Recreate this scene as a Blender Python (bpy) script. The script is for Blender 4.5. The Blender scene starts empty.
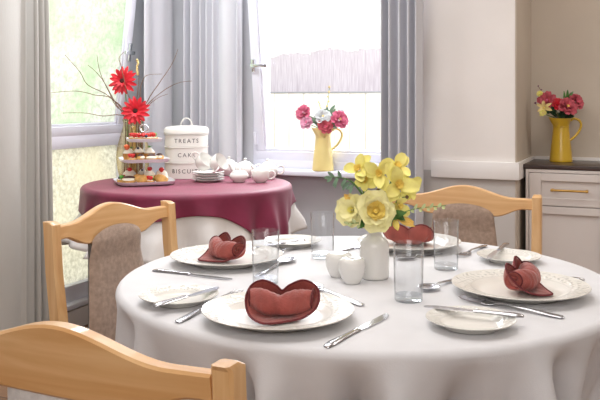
import bpy, bmesh, math, random
from mathutils import Vector, Matrix, Euler, noise
random.seed(7)
PI = math.pi
C = bpy.context.scene.collection
rnd = random.uniform

# ------------------------------------------------------------------ frame of reference
# the room axes: u along the window wall, v into the depth, z up; the camera stands at u=v=0
YAW = math.radians(24); cY, sY = math.cos(YAW), math.sin(YAW)
F = 800.0; HZ = 100.0; CAMZ = 1.16
def room(X, Y, z): return Vector((X*cY - Y*sY, X*sY + Y*cY, z))
def P(px, py, z):                       # the point at height z seen at that place
    d = (CAMZ - z)*F/(py - HZ); return room((px-300)/F*d, d, z)
def PD(px, py, d): return room((px-300)/F*d, d, CAMZ-(py-HZ)*d/F)

# ------------------------------------------------------------------ materials
def lin(c): 
    return tuple(((x/255)/12.92 if x/255 <= .04045 else ((x/255+.055)/1.055)**2.4) for x in c)+(1,)
def newmat(name):
    m = bpy.data.materials.new(name); m.use_nodes = True
    nt = m.node_tree; return m, nt, nt.nodes['Principled BSDF'], nt.nodes['Material Output']
def mat(name, col, rough=.5, metal=0, var=.08, scale=20, bump=0, bscale=None, stretch=None, coat=0, sheen=0, sub=0, spec=.5):
    m, nt, b, out = newmat(name)
    b.inputs['Roughness'].default_value = rough; b.inputs['Metallic'].default_value = metal
    b.inputs['Coat Weight'].default_value = coat; b.inputs['Sheen Weight'].default_value = sheen
    b.inputs['Specular IOR Level'].default_value = spec
    if sub:
        b.inputs['Subsurface Weight'].default_value = sub; b.inputs['Subsurface Radius'].default_value = (.01,.008,.006)
    tc = nt.nodes.new('ShaderNodeTexCoord'); mp = nt.nodes.new('ShaderNodeMapping')
    nt.links.new(tc.outputs['Object'], mp.inputs['Vector'])
    if stretch: mp.inputs['Scale'].default_value = stretch
    n = nt.nodes.new('ShaderNodeTexNoise'); n.inputs['Scale'].default_value = scale; n.inputs['Detail'].default_value = 4
    nt.links.new(mp.outputs[0], n.inputs['Vector'])
    r = nt.nodes.new('ShaderNodeValToRGB'); c = lin(col)
    r.color_ramp.elements[0].position = .3; r.color_ramp.elements[1].position = .7
    r.color_ramp.elements[0].color = tuple(max(0, x*(1-var*1.6)) for x in c[:3])+(1,)
    r.color_ramp.elements[1].color = tuple(min(1, x*(1+var)) for x in c[:3])+(1,)
    nt.links.new(n.outputs['Fac'], r.inputs['Fac']); nt.links.new(r.outputs['Color'], b.inputs['Base Color'])
    if bump:
        n2 = nt.nodes.new('ShaderNodeTexNoise'); n2.inputs['Scale'].default_value = bscale or scale*4; n2.inputs['Detail'].default_value = 3
        nt.links.new(mp.outputs[0], n2.inputs['Vector'])
        bp = nt.nodes.new('ShaderNodeBump'); bp.inputs['Strength'].default_value = bump; bp.inputs['Distance'].default_value = .01
        nt.links.new(n2.outputs['Fac'], bp.inputs['Height']); nt.links.new(bp.outputs[0], b.inputs['Normal'])
    return m
def thin_glass(name, tint=(1,1,1,1), edge=(.75,.8,.85,1), refl=.5, base=.03, rough=.03):
    """clear sheet glass: lets light straight through, reflects more and more at grazing angles"""
    m, nt, b, out = newmat(name); nt.nodes.remove(b)
    tr = nt.nodes.new('ShaderNodeBsdfTransparent'); gl = nt.nodes.new('ShaderNodeBsdfGlossy')
    gl.inputs['Roughness'].default_value = rough
    lw = nt.nodes.new('ShaderNodeLayerWeight'); lw.inputs['Blend'].default_value = .5
    mx = nt.nodes.new('ShaderNodeMixShader')
    rc = nt.nodes.new('ShaderNodeValToRGB'); rc.color_ramp.elements[0].color = tint; rc.color_ramp.elements[1].color = edge
    rc.color_ramp.elements[0].position = .55; rc.color_ramp.elements[1].position = 1
    rf = nt.nodes.new('ShaderNodeValToRGB'); rf.color_ramp.elements[0].color = (base,base,base,1); rf.color_ramp.elements[1].color = (refl,refl,refl,1)
    rf.color_ramp.elements[0].position = .5; rf.color_ramp.elements[1].position = 1
    nt.links.new(lw.outputs['Facing'], rc.inputs['Fac']); nt.links.new(rc.outputs[0], tr.inputs['Color'])
    nt.links.new(lw.outputs['Facing'], rf.inputs['Fac'])
    nt.links.new(rf.outputs[0], mx.inputs[0]); nt.links.new(tr.outputs[0], mx.inputs[1]); nt.links.new(gl.outputs[0], mx.inputs[2])
    nt.links.new(mx.outputs[0], out.inputs['Surface'])
    return m
def obscure_glass(name, c1, c2, c3, scale, tr_w=.18):
    """rolled privacy glass: frosted sheet with a pebbled relief"""
    m, nt, b, out = newmat(name); nt.nodes.remove(b)
    tc = nt.nodes.new('ShaderNodeTexCoord')
    n1 = nt.nodes.new('ShaderNodeTexNoise'); n1.inputs['Scale'].default_value = scale; n1.inputs['Detail'].default_value = 6; n1.inputs['Roughness'].default_value = .7
    n2 = nt.nodes.new('ShaderNodeTexNoise'); n2.inputs['Scale'].default_value = 3.2; n2.inputs['Detail'].default_value = 4
    nt.links.new(tc.outputs['Object'], n1.inputs['Vector']); nt.links.new(tc.outputs['Object'], n2.inputs['Vector'])
    r1 = nt.nodes.new('ShaderNodeValToRGB'); r1.color_ramp.elements[0].position = .38; r1.color_ramp.elements[1].position = .62
    r1.color_ramp.elements[0].color = lin(c1); r1.color_ramp.elements[1].color = lin(c2)
    r2 = nt.nodes.new('ShaderNodeValToRGB'); r2.color_ramp.elements[0].position = .45; r2.color_ramp.elements[1].position = .68
    r2.color_ramp.elements[0].color = (0,0,0,1); r2.color_ramp.elements[1].color = (.75,.75,.75,1)
    mixc = nt.nodes.new('ShaderNodeMix'); mixc.data_type = 'RGBA'
    nt.links.new(n1.outputs['Fac'], r1.inputs['Fac']); nt.links.new(n2.outputs['Fac'], r2.inputs['Fac'])
    nt.links.new(r2.outputs[0], mixc.inputs[0]); nt.links.new(r1.outputs[0], mixc.inputs[6]); mixc.inputs[7].default_value = lin(c3)
    tl = nt.nodes.new('ShaderNodeBsdfTranslucent'); nt.links.new(mixc.outputs[2], tl.inputs['Color'])
    rf = nt.nodes.new('ShaderNodeBsdfRefraction'); rf.inputs['Roughness'].default_value = .2; rf.inputs['IOR'].default_value = 1.06
    gl = nt.nodes.new('ShaderNodeBsdfGlossy'); gl.inputs['Roughness'].default_value = .15
    bp = nt.nodes.new('ShaderNodeBump'); bp.inputs['Strength'].default_value = .5; bp.inputs['Distance'].default_value = .01
    nt.links.new(n1.outputs['Fac'], bp.inputs['Height'])
    for x in (rf, gl): nt.links.new(bp.outputs[0], x.inputs['Normal'])
    m1 = nt.nodes.new('ShaderNodeMixShader'); m1.inputs[0].default_value = tr_w
    m2 = nt.nodes.new('ShaderNodeMixShader'); m2.inputs[0].default_value = .04
    nt.links.new(tl.outputs[0], m1.inputs[1]); nt.links.new(rf.outputs[0], m1.inputs[2])
    nt.links.new(m1.outputs[0], m2.inputs[1]); nt.links.new(gl.outputs[0], m2.inputs[2]); nt.links.new(m2.outputs[0], out.inputs['Surface'])
    return m
def wood(name, c1, c2, rough=.38, scale=3.0, stretch=(1,14,14), coat=.2):
    m, nt, b, out = newmat(name)
    tc = nt.nodes.new('ShaderNodeTexCoord'); mp = nt.nodes.new('ShaderNodeMapping'); mp.inputs['Scale'].default_value = stretch
    n = nt.nodes.new('ShaderNodeTexNoise'); n.inputs['Scale'].default_value = scale; n.inputs['Detail'].default_value = 6; n.inputs['Distortion'].default_value = .6
    r = nt.nodes.new('ShaderNodeValToRGB'); r.color_ramp.elements[0].color = lin(c1); r.color_ramp.elements[1].color = lin(c2)
    r.color_ramp.elements[0].position = .32; r.color_ramp.elements[1].position = .66
    nt.links.new(tc.outputs['Object'], mp.inputs[0]); nt.links.new(mp.outputs[0], n.inputs['Vector']); nt.links.new(n.outputs['Fac'], r.inputs[0]); nt.links.new(r.outputs[0], b.inputs['Base Color'])
    b.inputs['Roughness'].default_value = rough; b.inputs['Coat Weight'].default_value = coat
    return m
def plank_floor(name):
    m, nt, b, out = newmat(name)
    tc = nt.nodes.new('ShaderNodeTexCoord'); br = nt.nodes.new('ShaderNodeTexBrick')
    br.inputs['Scale'].default_value = 1; br.inputs['Brick Width'].default_value = 1.1; br.inputs['Row Height'].default_value = .14; br.inputs['Mortar Size'].default_value = .003
    br.inputs['Color1'].default_value = lin((158,122,94)); br.inputs['Color2'].default_value = lin((134,102,80)); br.inputs['Mortar'].default_value = lin((80,58,44))
    mp = nt.nodes.new('ShaderNodeMapping'); mp.inputs['Scale'].default_value = (2,26,1)
    n = nt.nodes.new('ShaderNodeTexNoise'); n.inputs['Scale'].default_value = 3; n.inputs['Detail'].default_value = 6
    mx = nt.nodes.new('ShaderNodeMix'); mx.data_type = 'RGBA'; mx.blend_type = 'MULTIPLY'; mx.inputs[0].default_value = .6
    r = nt.nodes.new('ShaderNodeValToRGB'); r.color_ramp.elements[0].color = (.5,.5,.5,1); r.color_ramp.elements[0].position = .3; r.color_ramp.elements[1].position = .65
    nt.links.new(tc.outputs['Object'], br.inputs['Vector']); nt.links.new(tc.outputs['Object'], mp.inputs[0]); nt.links.new(mp.outputs[0], n.inputs['Vector'])
    nt.links.new(n.outputs['Fac'], r.inputs[0]); nt.links.new(br.outputs['Color'], mx.inputs[6]); nt.links.new(r.outputs[0], mx.inputs[7]); nt.links.new(mx.outputs[2], b.inputs['Base Color'])
    b.inputs['Roughness'].default_value = .4
    return m
def plate_mat(name, r_in, r_out, col):
    """white china whose rim carries a raised scroll relief, in bump and a darker tone"""
    m, nt, b, out = newmat(name)
    b.inputs['Base Color'].default_value = lin(col); b.inputs['Roughness'].default_value = .16
    tc = nt.nodes.new('ShaderNodeTexCoord'); sp = nt.nodes.new('ShaderNodeSeparateXYZ'); nt.links.new(tc.outputs['Object'], sp.inputs[0])
    def mth(op, a, bb=None):
        n = nt.nodes.new('ShaderNodeMath'); n.operation = op
        for i, x in enumerate((a, bb)):
            if x is None: continue
            if isinstance(x, (int, float)): n.inputs[i].default_value = x
            else: nt.links.new(x, n.inputs[i])
        return n.outputs[0]
    x, y = sp.outputs[0], sp.outputs[1]
    r = mth('SQRT', mth('ADD', mth('MULTIPLY', x, x), mth('MULTIPLY', y, y)))
    a = mth('ARCTAN2', y, x)
    k = (r_out-r_in)
    t = mth('DIVIDE', mth('SUBTRACT', r, r_in), k)
    ph = mth('MULTIPLY', mth('SINE', mth('MULTIPLY', t, 7)), 2.2)
    w1 = mth('MULTIPLY', mth('SINE', mth('ADD', mth('MULTIPLY', a, 34), ph)), mth('SINE', mth('ADD', mth('MULTIPLY', t, 10), mth('MULTIPLY', a, 17))))
    w2 = mth('MULTIPLY', mth('SINE', mth('MULTIPLY', a, 68)), mth('SINE', mth('MULTIPLY', t, 19)))
    h = mth('ADD', mth('MULTIPLY', w1, 1.3), mth('MULTIPLY', w2, .5))
    inside = mth('MULTIPLY', mth('GREATER_THAN', t, .15), mth('LESS_THAN', t, .9))
    edge = mth('LESS_THAN', mth('ABSOLUTE', mth('SUBTRACT', t, .08)), .05)
    hh = mth('ADD', mth('MULTIPLY', mth('MAXIMUM', h, 0), inside), mth('MULTIPLY', edge, .8))
    bp = nt.nodes.new('ShaderNodeBump'); bp.inputs['Strength'].default_value = .5; bp.inputs['Distance'].default_value = .0018
    nt.links.new(hh, bp.inputs['Height']); nt.links.new(bp.outputs[0], b.inputs['Normal'])
    # the relief is a little darker in the colour too
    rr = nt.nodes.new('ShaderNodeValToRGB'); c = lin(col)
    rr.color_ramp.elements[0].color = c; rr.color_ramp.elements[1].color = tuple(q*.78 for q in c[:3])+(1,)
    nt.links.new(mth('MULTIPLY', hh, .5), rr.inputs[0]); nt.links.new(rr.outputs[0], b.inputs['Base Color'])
    return m

M = {}
M['wall_upper'] = mat('wall_paint_light', (234,228,224), .85, var=.02, scale=4, bump=.04, bscale=180)
M['wall_lower'] = mat('wall_paint_grey', (196,190,186), .85, var=.02, scale=4, bump=.04, bscale=180)
M['wall_window'] = mat('wall_paint_shaded', (196,197,202), .85, var=.02, scale=4, bump=.04, bscale=180)  # window walls: their bluish shade is put into the colour
M['wall_alcove'] = mat('alcove_beige', (208,196,182), .85, var=.03, scale=3, bump=.04, bscale=180)  # beige tone, darker than the upper wall
M['paint'] = mat('white_paint', (236,232,230), .4, var=.015, scale=5)
M['upvc'] = mat('white_upvc', (226,227,238), .3, var=.015, scale=5)
M['ceiling'] = mat('ceiling_paint', (240,238,234), .9, var=.02, scale=3)
M['floor'] = plank_floor('plank_floor')
M['glass_pane'] = thin_glass('window_glass', edge=(.95,.96,.98,1), refl=.3, base=.02)
M['obs_top'] = obscure_glass('obscured_glass_upper', (192,196,184), (236,238,228), (190,212,176), 34)
M['obs_low'] = obscure_glass('obscured_glass_lower', (190,187,172), (240,238,226), (226,221,202), 46)
M['curtain_shaded'] = mat('grey_satin_shaded', (184,181,176), .55, var=.04, scale=3, bump=.08, bscale=240, sheen=.2, stretch=(1,1,.15))  # shaded copy of the grey satin, dimmer light put into its colour
M['curtain'] = mat('grey_satin', (206,206,213), .5, var=.03, scale=3, bump=.08, bscale=240, sheen=.3, stretch=(1,1,.15))
M['beech'] = wood('beech', (210,158,102), (228,184,132))
M['beech_v'] = wood('beech_upright', (210,158,102), (230,188,136), stretch=(14,14,1))
M['taupe'] = mat('taupe_plush', (172,148,132), .9, var=.14, scale=90, bump=.25, bscale=500, sheen=.4)
M['palefab'] = mat('pale_grey_plush', (208,202,198), .9, var=.08, scale=90, bump=.2, bscale=500, sheen=.3)
M['china'] = mat('white_china', (232,230,226), .14, var=.01, scale=8)
M['plate'] = plate_mat('embossed_china', .098, .142, (235,232,225))
M['side'] = plate_mat('embossed_side_china', .052, .080, (235,232,225))
M['linen'] = mat('white_linen', (221,220,223), .85, var=.025, scale=12, bump=.1, bscale=420, sheen=.15)
M['linen2'] = mat('ivory_linen', (226,222,220), .85, var=.03, scale=12, bump=.1, bscale=420)
M['maroon'] = mat('maroon_cloth', (128,38,70), .55, var=.12, scale=9, bump=.06, bscale=420, sheen=.15, spec=.4)
M['napkin'] = mat('brick_red_linen', (160,76,68), .75, var=.16, scale=35, bump=.25, bscale=300, sheen=.3)
M['napkin_hem'] = mat('dark_red_hem', (112,42,46), .8, var=.2, scale=120, bump=.3, bscale=400)
M['steel'] = mat('polished_steel', (205,205,210), .22, metal=1, var=.05, scale=14)
M['tumbler'] = thin_glass('tumbler_glass', tint=(.975,.98,.985,1), edge=(.78,.81,.84,1), refl=.85, base=.065)
M['tumbler_base'] = thin_glass('tumbler_base_glass', tint=(.93,.95,.96,1), edge=(.75,.79,.82,1), refl=.7, base=.12)
M['jug'] = mat('mustard_enamel', (212,172,44), .28, var=.06, scale=7, coat=.3)
M['jug_pale'] = mat('pale_yellow_enamel', (232,212,140), .35, var=.06, scale=7, coat=.2)
M['counter'] = wood('dark_counter', (44,34,34), (74,58,54), rough=.35, stretch=(2,20,20))
M['cab'] = mat('putty_paint', (214,206,202), .5, var=.02, scale=4)
M['cabdark'] = mat('shadow_gap', (52,40,38), .8, var=.1)
M['gold'] = mat('brushed_brass', (204,164,92), .3, metal=1, var=.08, scale=30, stretch=(1,12,12))
M['tin'] = mat('cream_tin', (230,227,222), .35, var=.02, scale=5)
M['ink'] = mat('dark_lettering', (84,80,82), .6, var=.02)
M['chrome'] = mat('chrome', (220,222,228), .12, metal=1, var=.02)
M['silverplate'] = mat('silver_tray', (232,234,240), .3, metal=0, var=.03)
M['amber'] = thin_glass('amber_glass', tint=(.985,.95,.83,1), edge=(.90,.78,.48,1), refl=.45, base=.05)
M['twig'] = mat('dry_twig', (134,104,84), .8, var=.2, scale=60)
M['straw'] = mat('gold_straw', (232,204,130), .6, var=.2, scale=60)
M['p_red'] = mat('red_petal', (222,34,52), .55, var=.18, scale=25)
M['p_redc'] = mat('dark_flower_eye', (74,30,26), .8, var=.2, scale=120)
M['p_yel'] = mat('yellow_petal', (253,238,140), .6, var=.10, scale=30)
M['p_pale'] = mat('pale_lemon_petal', (251,243,182), .6, var=.05, scale=30)
M['p_gold'] = mat('deep_yellow_petal', (250,218,112), .6, var=.12, scale=40)
M['p_orange'] = mat('orange_yellow_petal', (244,200,104), .6, var=.14, scale=40)
M['p_pink'] = mat('pink_petal', (216,108,140), .6, var=.16, scale=40)
M['p_blush'] = mat('blush_petal', (222,160,186), .6, var=.1, scale=40)
M['p_white'] = mat('white_petal', (226,230,232), .6, var=.06, scale=40)
M['p_rose'] = mat('dusky_red_petal', (196,84,98), .6, var=.2, scale=50)
M['p_crim'] = mat('crimson_petal', (206,30,48), .6, var=.15, scale=50)
M['p_purple'] = mat('purple_petal', (112,44,96), .6, var=.2, scale=50)
M['p_cream'] = mat('cream_lily_petal', (232,208,140), .6, var=.1, scale=50)
M['leaf'] = mat('green_leaf', (74,120,52), .5, var=.2, scale=40)
M['leafd'] = mat('dark_green_leaf', (52,84,54), .55, var=.2, scale=40)
M['leafg'] = mat('grey_green_leaf', (118,148,122), .6, var=.15, scale=40)
M['budg'] = mat('pale_green_bud', (206,216,158), .6, var=.1, scale=60)
M['stem'] = mat('green_stem', (104,140,66), .6, var=.1, scale=40)
M['brownbud'] = mat('brown_bud', (112,88,62), .7, var=.2, scale=60)
M['sponge'] = mat('golden_sponge', (196,138,70), .85, var=.2, scale=60, bump=.3, bscale=300)
M['pastry'] = mat('baked_pastry', (222,168,92), .6, var=.22, scale=50, bump=.2, bscale=260)
M['cream'] = mat('whipped_cream', (246,238,222), .6, var=.03, scale=40)
M['choc'] = mat('chocolate_icing', (84,52,44), .3, var=.12, scale=50)
M['berry'] = mat('strawberry_red', (206,42,40), .3, var=.15, scale=70)
M['blue'] = mat('blueberry', (52,48,78), .5, var=.1)
M['orangeb'] = mat('orange_fruit', (232,106,52), .35, var=.12, scale=60)
M['mint'] = mat('mint_leaf', (92,162,60), .5, var=.12, scale=80)
M['fence'] = wood('pale_fence_boards', (244,238,226), (252,249,240), rough=.8, stretch=(12,12,1), coat=0)
M['reed'] = wood('grey_reed_screen', (204,193,201), (232,225,230), rough=.9, scale=4, stretch=(24,24,1.2), coat=0)
M['hedge'] = mat('hedge_foliage', (128,160,92), .8, var=.35, scale=8)
M['patio'] = mat('patio_paving', (214,206,188), .9, var=.08, scale=3)
M['metal_leg'] = mat('grey_metal', (186,186,192), .35, metal=.6, var=.03)

# ------------------------------------------------------------------ mesh builder
class MB:
    def __init__(s): s.bm = bmesh.new()
    def _v(s, p, X=None): return s.bm.verts.new(X @ Vector(p) if X else Vector(p))
    def face(s, vs):
        try: s.bm.faces.new(vs)
        except ValueError: pass
    def grid(s, fn, nu, nv, cu=False, cv=False, X=None):
        g = [[s._v(fn(i/nu, j/nv), X) for j in range(nv if cv else nv+1)] for i in range(nu if cu else nu+1)]
        for i in range(nu):
            for j in range(nv):
                a = g[i][j]; b = g[(i+1) % len(g)][j]; c = g[(i+1) % len(g)][(j+1) % len(g[0])]; d = g[i][(j+1) % len(g[0])]
                s.face((a, b, c, d))
        return s
    def lathe(s, prof, n=40, X=None, sx=1, sy=1):
        rings = []
        for r, z in prof:
            if r < 1e-6: rings.append([s._v((0,0,z), X)])
            else: rings.append([s._v((r*sx*math.cos(2*PI*k/n), r*sy*math.sin(2*PI*k/n), z), X) for k in range(n)])
        for A, B in zip(rings, rings[1:]):
            for k in range(n):
                k2 = (k+1) % n
                if len(A) == 1 and len(B) == 1: continue
                if len(A) == 1: s.face((A[0], B[k2], B[k]))
                elif len(B) == 1: s.face((A[k], A[k2], B[0]))
                else: s.face((A[k], A[k2], B[k2], B[k]))
        return s
    def tube(s, pts, rad, n=8, X=None, caps=True, flat=1):
        pts = [Vector(p) for p in pts]
        if isinstance(rad, (int, float)): rad = [rad]*len(pts)
        up = None; rings = []
        for i, p in enumerate(pts):
            t = (pts[min(i+1, len(pts)-1)] - pts[max(i-1, 0)]).normalized()
            if up is None: up = t.orthogonal().normalized()
            up = (up - t*up.dot(t)).normalized(); b = t.cross(up)
            rings.append([s._v(p + (up*math.cos(2*PI*k/n)*flat + b*math.sin(2*PI*k/n))*rad[i], X) for k in range(n)])
        for A, B in zip(rings, rings[1:]):
            for k in range(n): s.face((A[k], A[(k+1) % n], B[(k+1) % n], B[k]))
        if caps: s.face(rings[0][::-1]); s.face(rings[-1])
        return s
    def loft(s, rings, caps=True, X=None):
        R = [[s._v(p, X) for p in r] for r in rings]; n = len(R[0])
        for A, B in zip(R, R[1:]):
            for k in range(n): s.face((A[k], A[(k+1) % n], B[(k+1) % n], B[k]))
        if caps: s.face(R[0][::-1]); s.face(R[-1])
        return s
    def box(s, x0, x1, y0, y1, z0, z1, X=None, bev=0):
        t = bmesh.new(); bmesh.ops.create_cube(t, size=1)
        for v in t.verts: v.co = Vector(((x0+x1)/2+v.co.x*(x1-x0), (y0+y1)/2+v.co.y*(y1-y0), (z0+z1)/2+v.co.z*(z1-z0)))
        if bev: bmesh.ops.bevel(t, geom=t.edges[:], offset=bev, segments=2, profile=.5, affect='EDGES')
        mp = {v: s._v(v.co, X) for v in t.verts}
        for f in t.faces: s.face([mp[v] for v in f.verts])
        t.free(); return s
    def ball(s, c, r, X=None, n=12, sx=1, sy=1, sz=1):
        prof = [(r*math.sin(PI*k/(n//2+2)), -r*math.cos(PI*k/(n//2+2))*sz) for k in range(n//2+3)]
        T = Matrix.Translation(Vector(c)); s.lathe(prof, n, (X @ T) if X else T, sx, sy); return s
    def petal(s, L, W, e0, curl, cup=.3, az=0, r0=0, z0=0, shape='round', X=None, ns=5, nt=4, ruff=0):
        tab = {'round': (.3,.72,.98,1,.6), 'point': (.4,.85,1,.72,.06), 'oval': (.35,.8,1,.8,.25), 'strap': (.45,.75,.95,1,.25)}[shape]
        def wd(q):
            f = q*4; i = min(3, int(f)); return tab[i]*(1-(f-i))+tab[i+1]*(f-i)
        r, z = r0, z0; pr = []
        for i in range(ns+1):
            q = i/ns; e = math.radians(e0 - curl*q); pr.append((r, z, e, wd(q)*W/2))
            r += math.cos(e)*L/ns; z += math.sin(e)*L/ns
        ca, sa = math.cos(az), math.sin(az); ph = rnd(0, 6)
        g = []
        for i, (r, z, e, w) in enumerate(pr):
            row = []
            for j in range(nt+1):
                t = 2*j/nt-1; o = cup*t*t*w + (ruff*w*math.sin(t*5+ph)*(i/ns))
                rr = r - math.sin(e)*o; zz = z + math.cos(e)*o
                row.append(s._v((rr*ca - t*w*sa, rr*sa + t*w*ca, zz), X))
            g.append(row)
        for i in range(ns):
            for j in range(nt): s.face((g[i][j], g[i][j+1], g[i+1][j+1], g[i+1][j]))
        return s
    def build(s, name, m, parent=None, smooth=40, loc=None, solid=0, subd=0, bev=0):
        bmesh.ops.recalc_face_normals(s.bm, faces=s.bm.faces[:])
        me = bpy.data.meshes.new(name); s.bm.to_mesh(me); s.bm.free()
        if smooth:
            me.shade_smooth()
            if smooth < 180: me.set_sharp_from_angle(angle=math.radians(smooth))
        me.materials.append(m)
        o = bpy.data.objects.new(name, me); C.objects.link(o)
        if parent: o.parent = parent
        if loc is not None: o.location = loc
        if solid:
            md = o.modifiers.new('thickness', 'SOLIDIFY'); md.thickness = solid; md.offset = 0
        if bev:
            md = o.modifiers.new('bevel', 'BEVEL'); md.width = bev; md.segments = 2; md.limit_method = 'ANGLE'; md.angle_limit = .7
        if subd:
            md = o.modifiers.new('subd', 'SUBSURF'); md.levels = subd; md.render_levels = subd
        return o
def tag(o, label, cat, group=None, kind=None):
    o['label'] = label; o['category'] = cat
    if group: o['group'] = group
    if kind: o['kind'] = kind
    return o
def thing(name, label, cat, loc=(0,0,0), rz=0, group=None):
    o = bpy.data.objects.new(name, None); C.objects.link(o); o.empty_display_size = .05
    o.location = loc; o.rotation_euler = (0,0,rz); return tag(o, label, cat, group)
def dup(root, loc, rot=None, label=None, group=None):
    r = root.copy(); C.objects.link(r); r.location = loc
    if rot is not None: r.rotation_euler = rot if isinstance(rot, (tuple, Euler)) else (0,0,rot)
    if label: r['label'] = label
    if group: r['group'] = group
    for ch in list(root.children):
        c = ch.copy(); C.objects.link(c); c.parent = r
        for g in list(ch.children):
            d = g.copy(); C.objects.link(d); d.parent = c
    return r
def struct(o): o['kind'] = 'structure'; return o
def facing(p, d): return Matrix.Translation(p) @ Vector(d).to_track_quat('Z', 'Y').to_matrix().to_4x4()
TOCAM = room(0, -1, 0)
RGT = room(1, 0, 0); FWD = room(0, 1, 0); UP = Vector((0,0,1))
def cdir(r, u, f=1): return (RGT*r + UP*u - FWD*f).normalized()       # right, up, toward viewer side of the room
def spline(pts, n=6):
    pts = [Vector(p) for p in pts]; out = []
    for i in range(len(pts)-1):
        p0 = pts[max(i-1,0)]; p1 = pts[i]; p2 = pts[i+1]; p3 = pts[min(i+2,len(pts)-1)]
        for k in range(n):
            t = k/n
            out.append(.5*((2*p1)+(-p0+p2)*t+(2*p0-5*p1+4*p2-p3)*t*t+(-p0+3*p1-3*p2+p3)*t**3))
    out.append(pts[-1]); return out

# ------------------------------------------------------------------ the room shell
WU, WV = -2.70, 4.04            # inner faces of the left wall and of the window wall
COLU = -.637; ALV = 4.56; RU = 1.9; BV = -1.6; TOP = 2.5
struct(MB().box(-2.84, RU+.12, BV, 4.68, -.1, 0).build('floor', M['floor'], smooth=0))
struct(MB().box(-2.84, RU+.12, BV, 4.68, TOP, TOP+.1).build('ceiling', M['ceiling'], smooth=0))
LW0, LW1, LZ0, LZ1 = 2.30, 3.70, .14, 2.15      # left window opening (v, z)
b = MB(); b.box(-2.84, WU, BV, LW0, 0, TOP).box(-2.84, WU, LW1, 4.68, 0, TOP).box(-2.84, WU, LW0, LW1, 0, LZ0).box(-2.84, WU, LW0, LW1, LZ1, TOP)
struct(b.build('wall_left', M['wall_window'], smooth=0))
BW0, BW1, BZ0, BZ1 = -2.09, -1.13, .765, 2.15   # back window opening (u, z)
b = MB(); b.box(WU, BW0, WV, 4.17, 0, TOP).box(BW0, BW1, WV, 4.17, 0, BZ0).box(BW0, BW1, WV, 4.17, BZ1, TOP)
struct(b.build('wall_back', M['wall_window'], smooth=0))
b = MB(); b.box(BW1, COLU, WV, 4.68, .80, TOP)
struct(b.build('wall_right', M['wall_upper'], smooth=0))
b = MB(); b.box(BW1, COLU, WV, 4.68, 0, .80)
struct(b.build('wall_right_lower', M['wall_lower'], smooth=0))
struct(MB().box(COLU, RU+.12, ALV, 4.68, 0, TOP).build('wall_alcove', M['wall_alcove'], smooth=0))
struct(MB().box(COLU-.0005, COLU+.006, WV+.006, ALV, 0, TOP).build('wall_alcove_side', M['wall_alcove'], smooth=0))
struct(MB().box(RU, RU+.12, BV, ALV, 0, TOP).build('wall_far_right', M['wall_upper'], smooth=0))
struct(MB().box(-2.84, RU+.12, BV-.12, BV, 0, TOP).build('wall_rear', M['wall_upper'], smooth=0))
# dado rail: along the window wall's right pier, round its corner and through the alcove
b = MB(); b.box(BW1+.075, COLU+.024, WV-.022, WV, .765, .852, bev=.004).box(COLU+.006, COLU+.024, WV, ALV, .765, .852, bev=.004)
struct(b.build('trim_dado_right', M['paint']))
struct(MB().box(COLU+.024, RU, ALV-.02, ALV, .765, .852, bev=.004).build('trim_dado_alcove', M['paint']))
struct(MB().box(WU, COLU, WV-.014, WV, 0, .11, bev=.004).build('baseboard_back', M['paint']))
b = MB(); b.box(WU, WU+.014, BV, WV-.014, 0, .10, bev=.004)
struct(b.build('baseboard_left', M['paint']))

# ---- left window: fixed obscured pane below, tilted sash above
w1 = bpy.data.objects.new('window_1', None); C.objects.link(w1); struct(w1)
U0, U1 = -2.77, -2.70
b = MB(); b.box(U0, U1, LW0, LW0+.06, LZ0, LZ1, bev=.004).box(U0, U1, LW1-.06, LW1, LZ0, LZ1, bev=.004)
b.box(U0, U1, LW0+.06, LW1-.06, LZ0, .222, bev=.004).box(U0, U1, LW0+.06, LW1-.06, .915, .985, bev=.004).box(U0, U1, LW0+.06, LW1-.06, LZ1-.06, LZ1, bev=.004)
b.build('window_frame', M['upvc'], w1)
MB().box(-2.745, -2.735, LW0+.05, LW1-.05, .215, .92).build('glass_pane', M['obs_low'], w1, smooth=0)
MB().box(-2.72, -2.655, LW0-.02, LW1+.02, .115, .142, bev=.005).build('window_sill', M['upvc'], w1)
def sash(parent, w, h, T, glass):
    """a sash leaning in from its bottom edge, built upright then tipped by T"""
    fr = MB(); k = .052
    for a in ((0,w,0,k),(0,w,h-k,h),(0,k,k,h-k),(w-k,w,k,h-k)):
        fr.box(a[0], a[1], -.05, 0, a[2], a[3], X=T, bev=.005)
    for a in ((k,w-k,k,k+.012),(k,w-k,h-k-.012,h-k),(k,k+.012,k,h-k),(w-k-.012,w-k,k,h-k)):
        fr.box(a[0], a[1], -.042, -.012, a[2], a[3], X=T, bev=.003)
    f = fr.build('sash', M['upvc'], parent)
    MB().box(k, w-k, -.03, -.022, k, h-k, X=T).build('glass_pane', glass, f, smooth=0)
    return f
# local x along the wall, local y into the room, z up
Tl = Matrix.Translation((-2.70, LW0+.045, .988)) @ Matrix.Rotation(-PI/2, 4, 'Z') @ Matrix.Rotation(PI, 4, 'Z')
Tl = Matrix(((0,1,0,-2.70),(-1,0,0,LW1-.045),(0,0,1,.975),(0,0,0,1)))     # x -> -v, y -> +u
s1 = sash(w1, LW1-LW0-.09, LZ1-.04-.975, Tl @ Matrix.Rotation(math.radians(-7), 4, 'X'), M['obs_top'])
b = MB(); hX = Tl @ Matrix.Rotation(math.radians(-7), 4, 'X')
b.box(.012, .036, 0, .012, .40, .50, X=hX, bev=.003).box(.016, .03, .012, .03, .44, .456, X=hX, bev=.003).box(.016, .10, .026, .038, .438, .458, X=hX, bev=.003)
b.build('window_handle', M['chrome'], w1)

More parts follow.
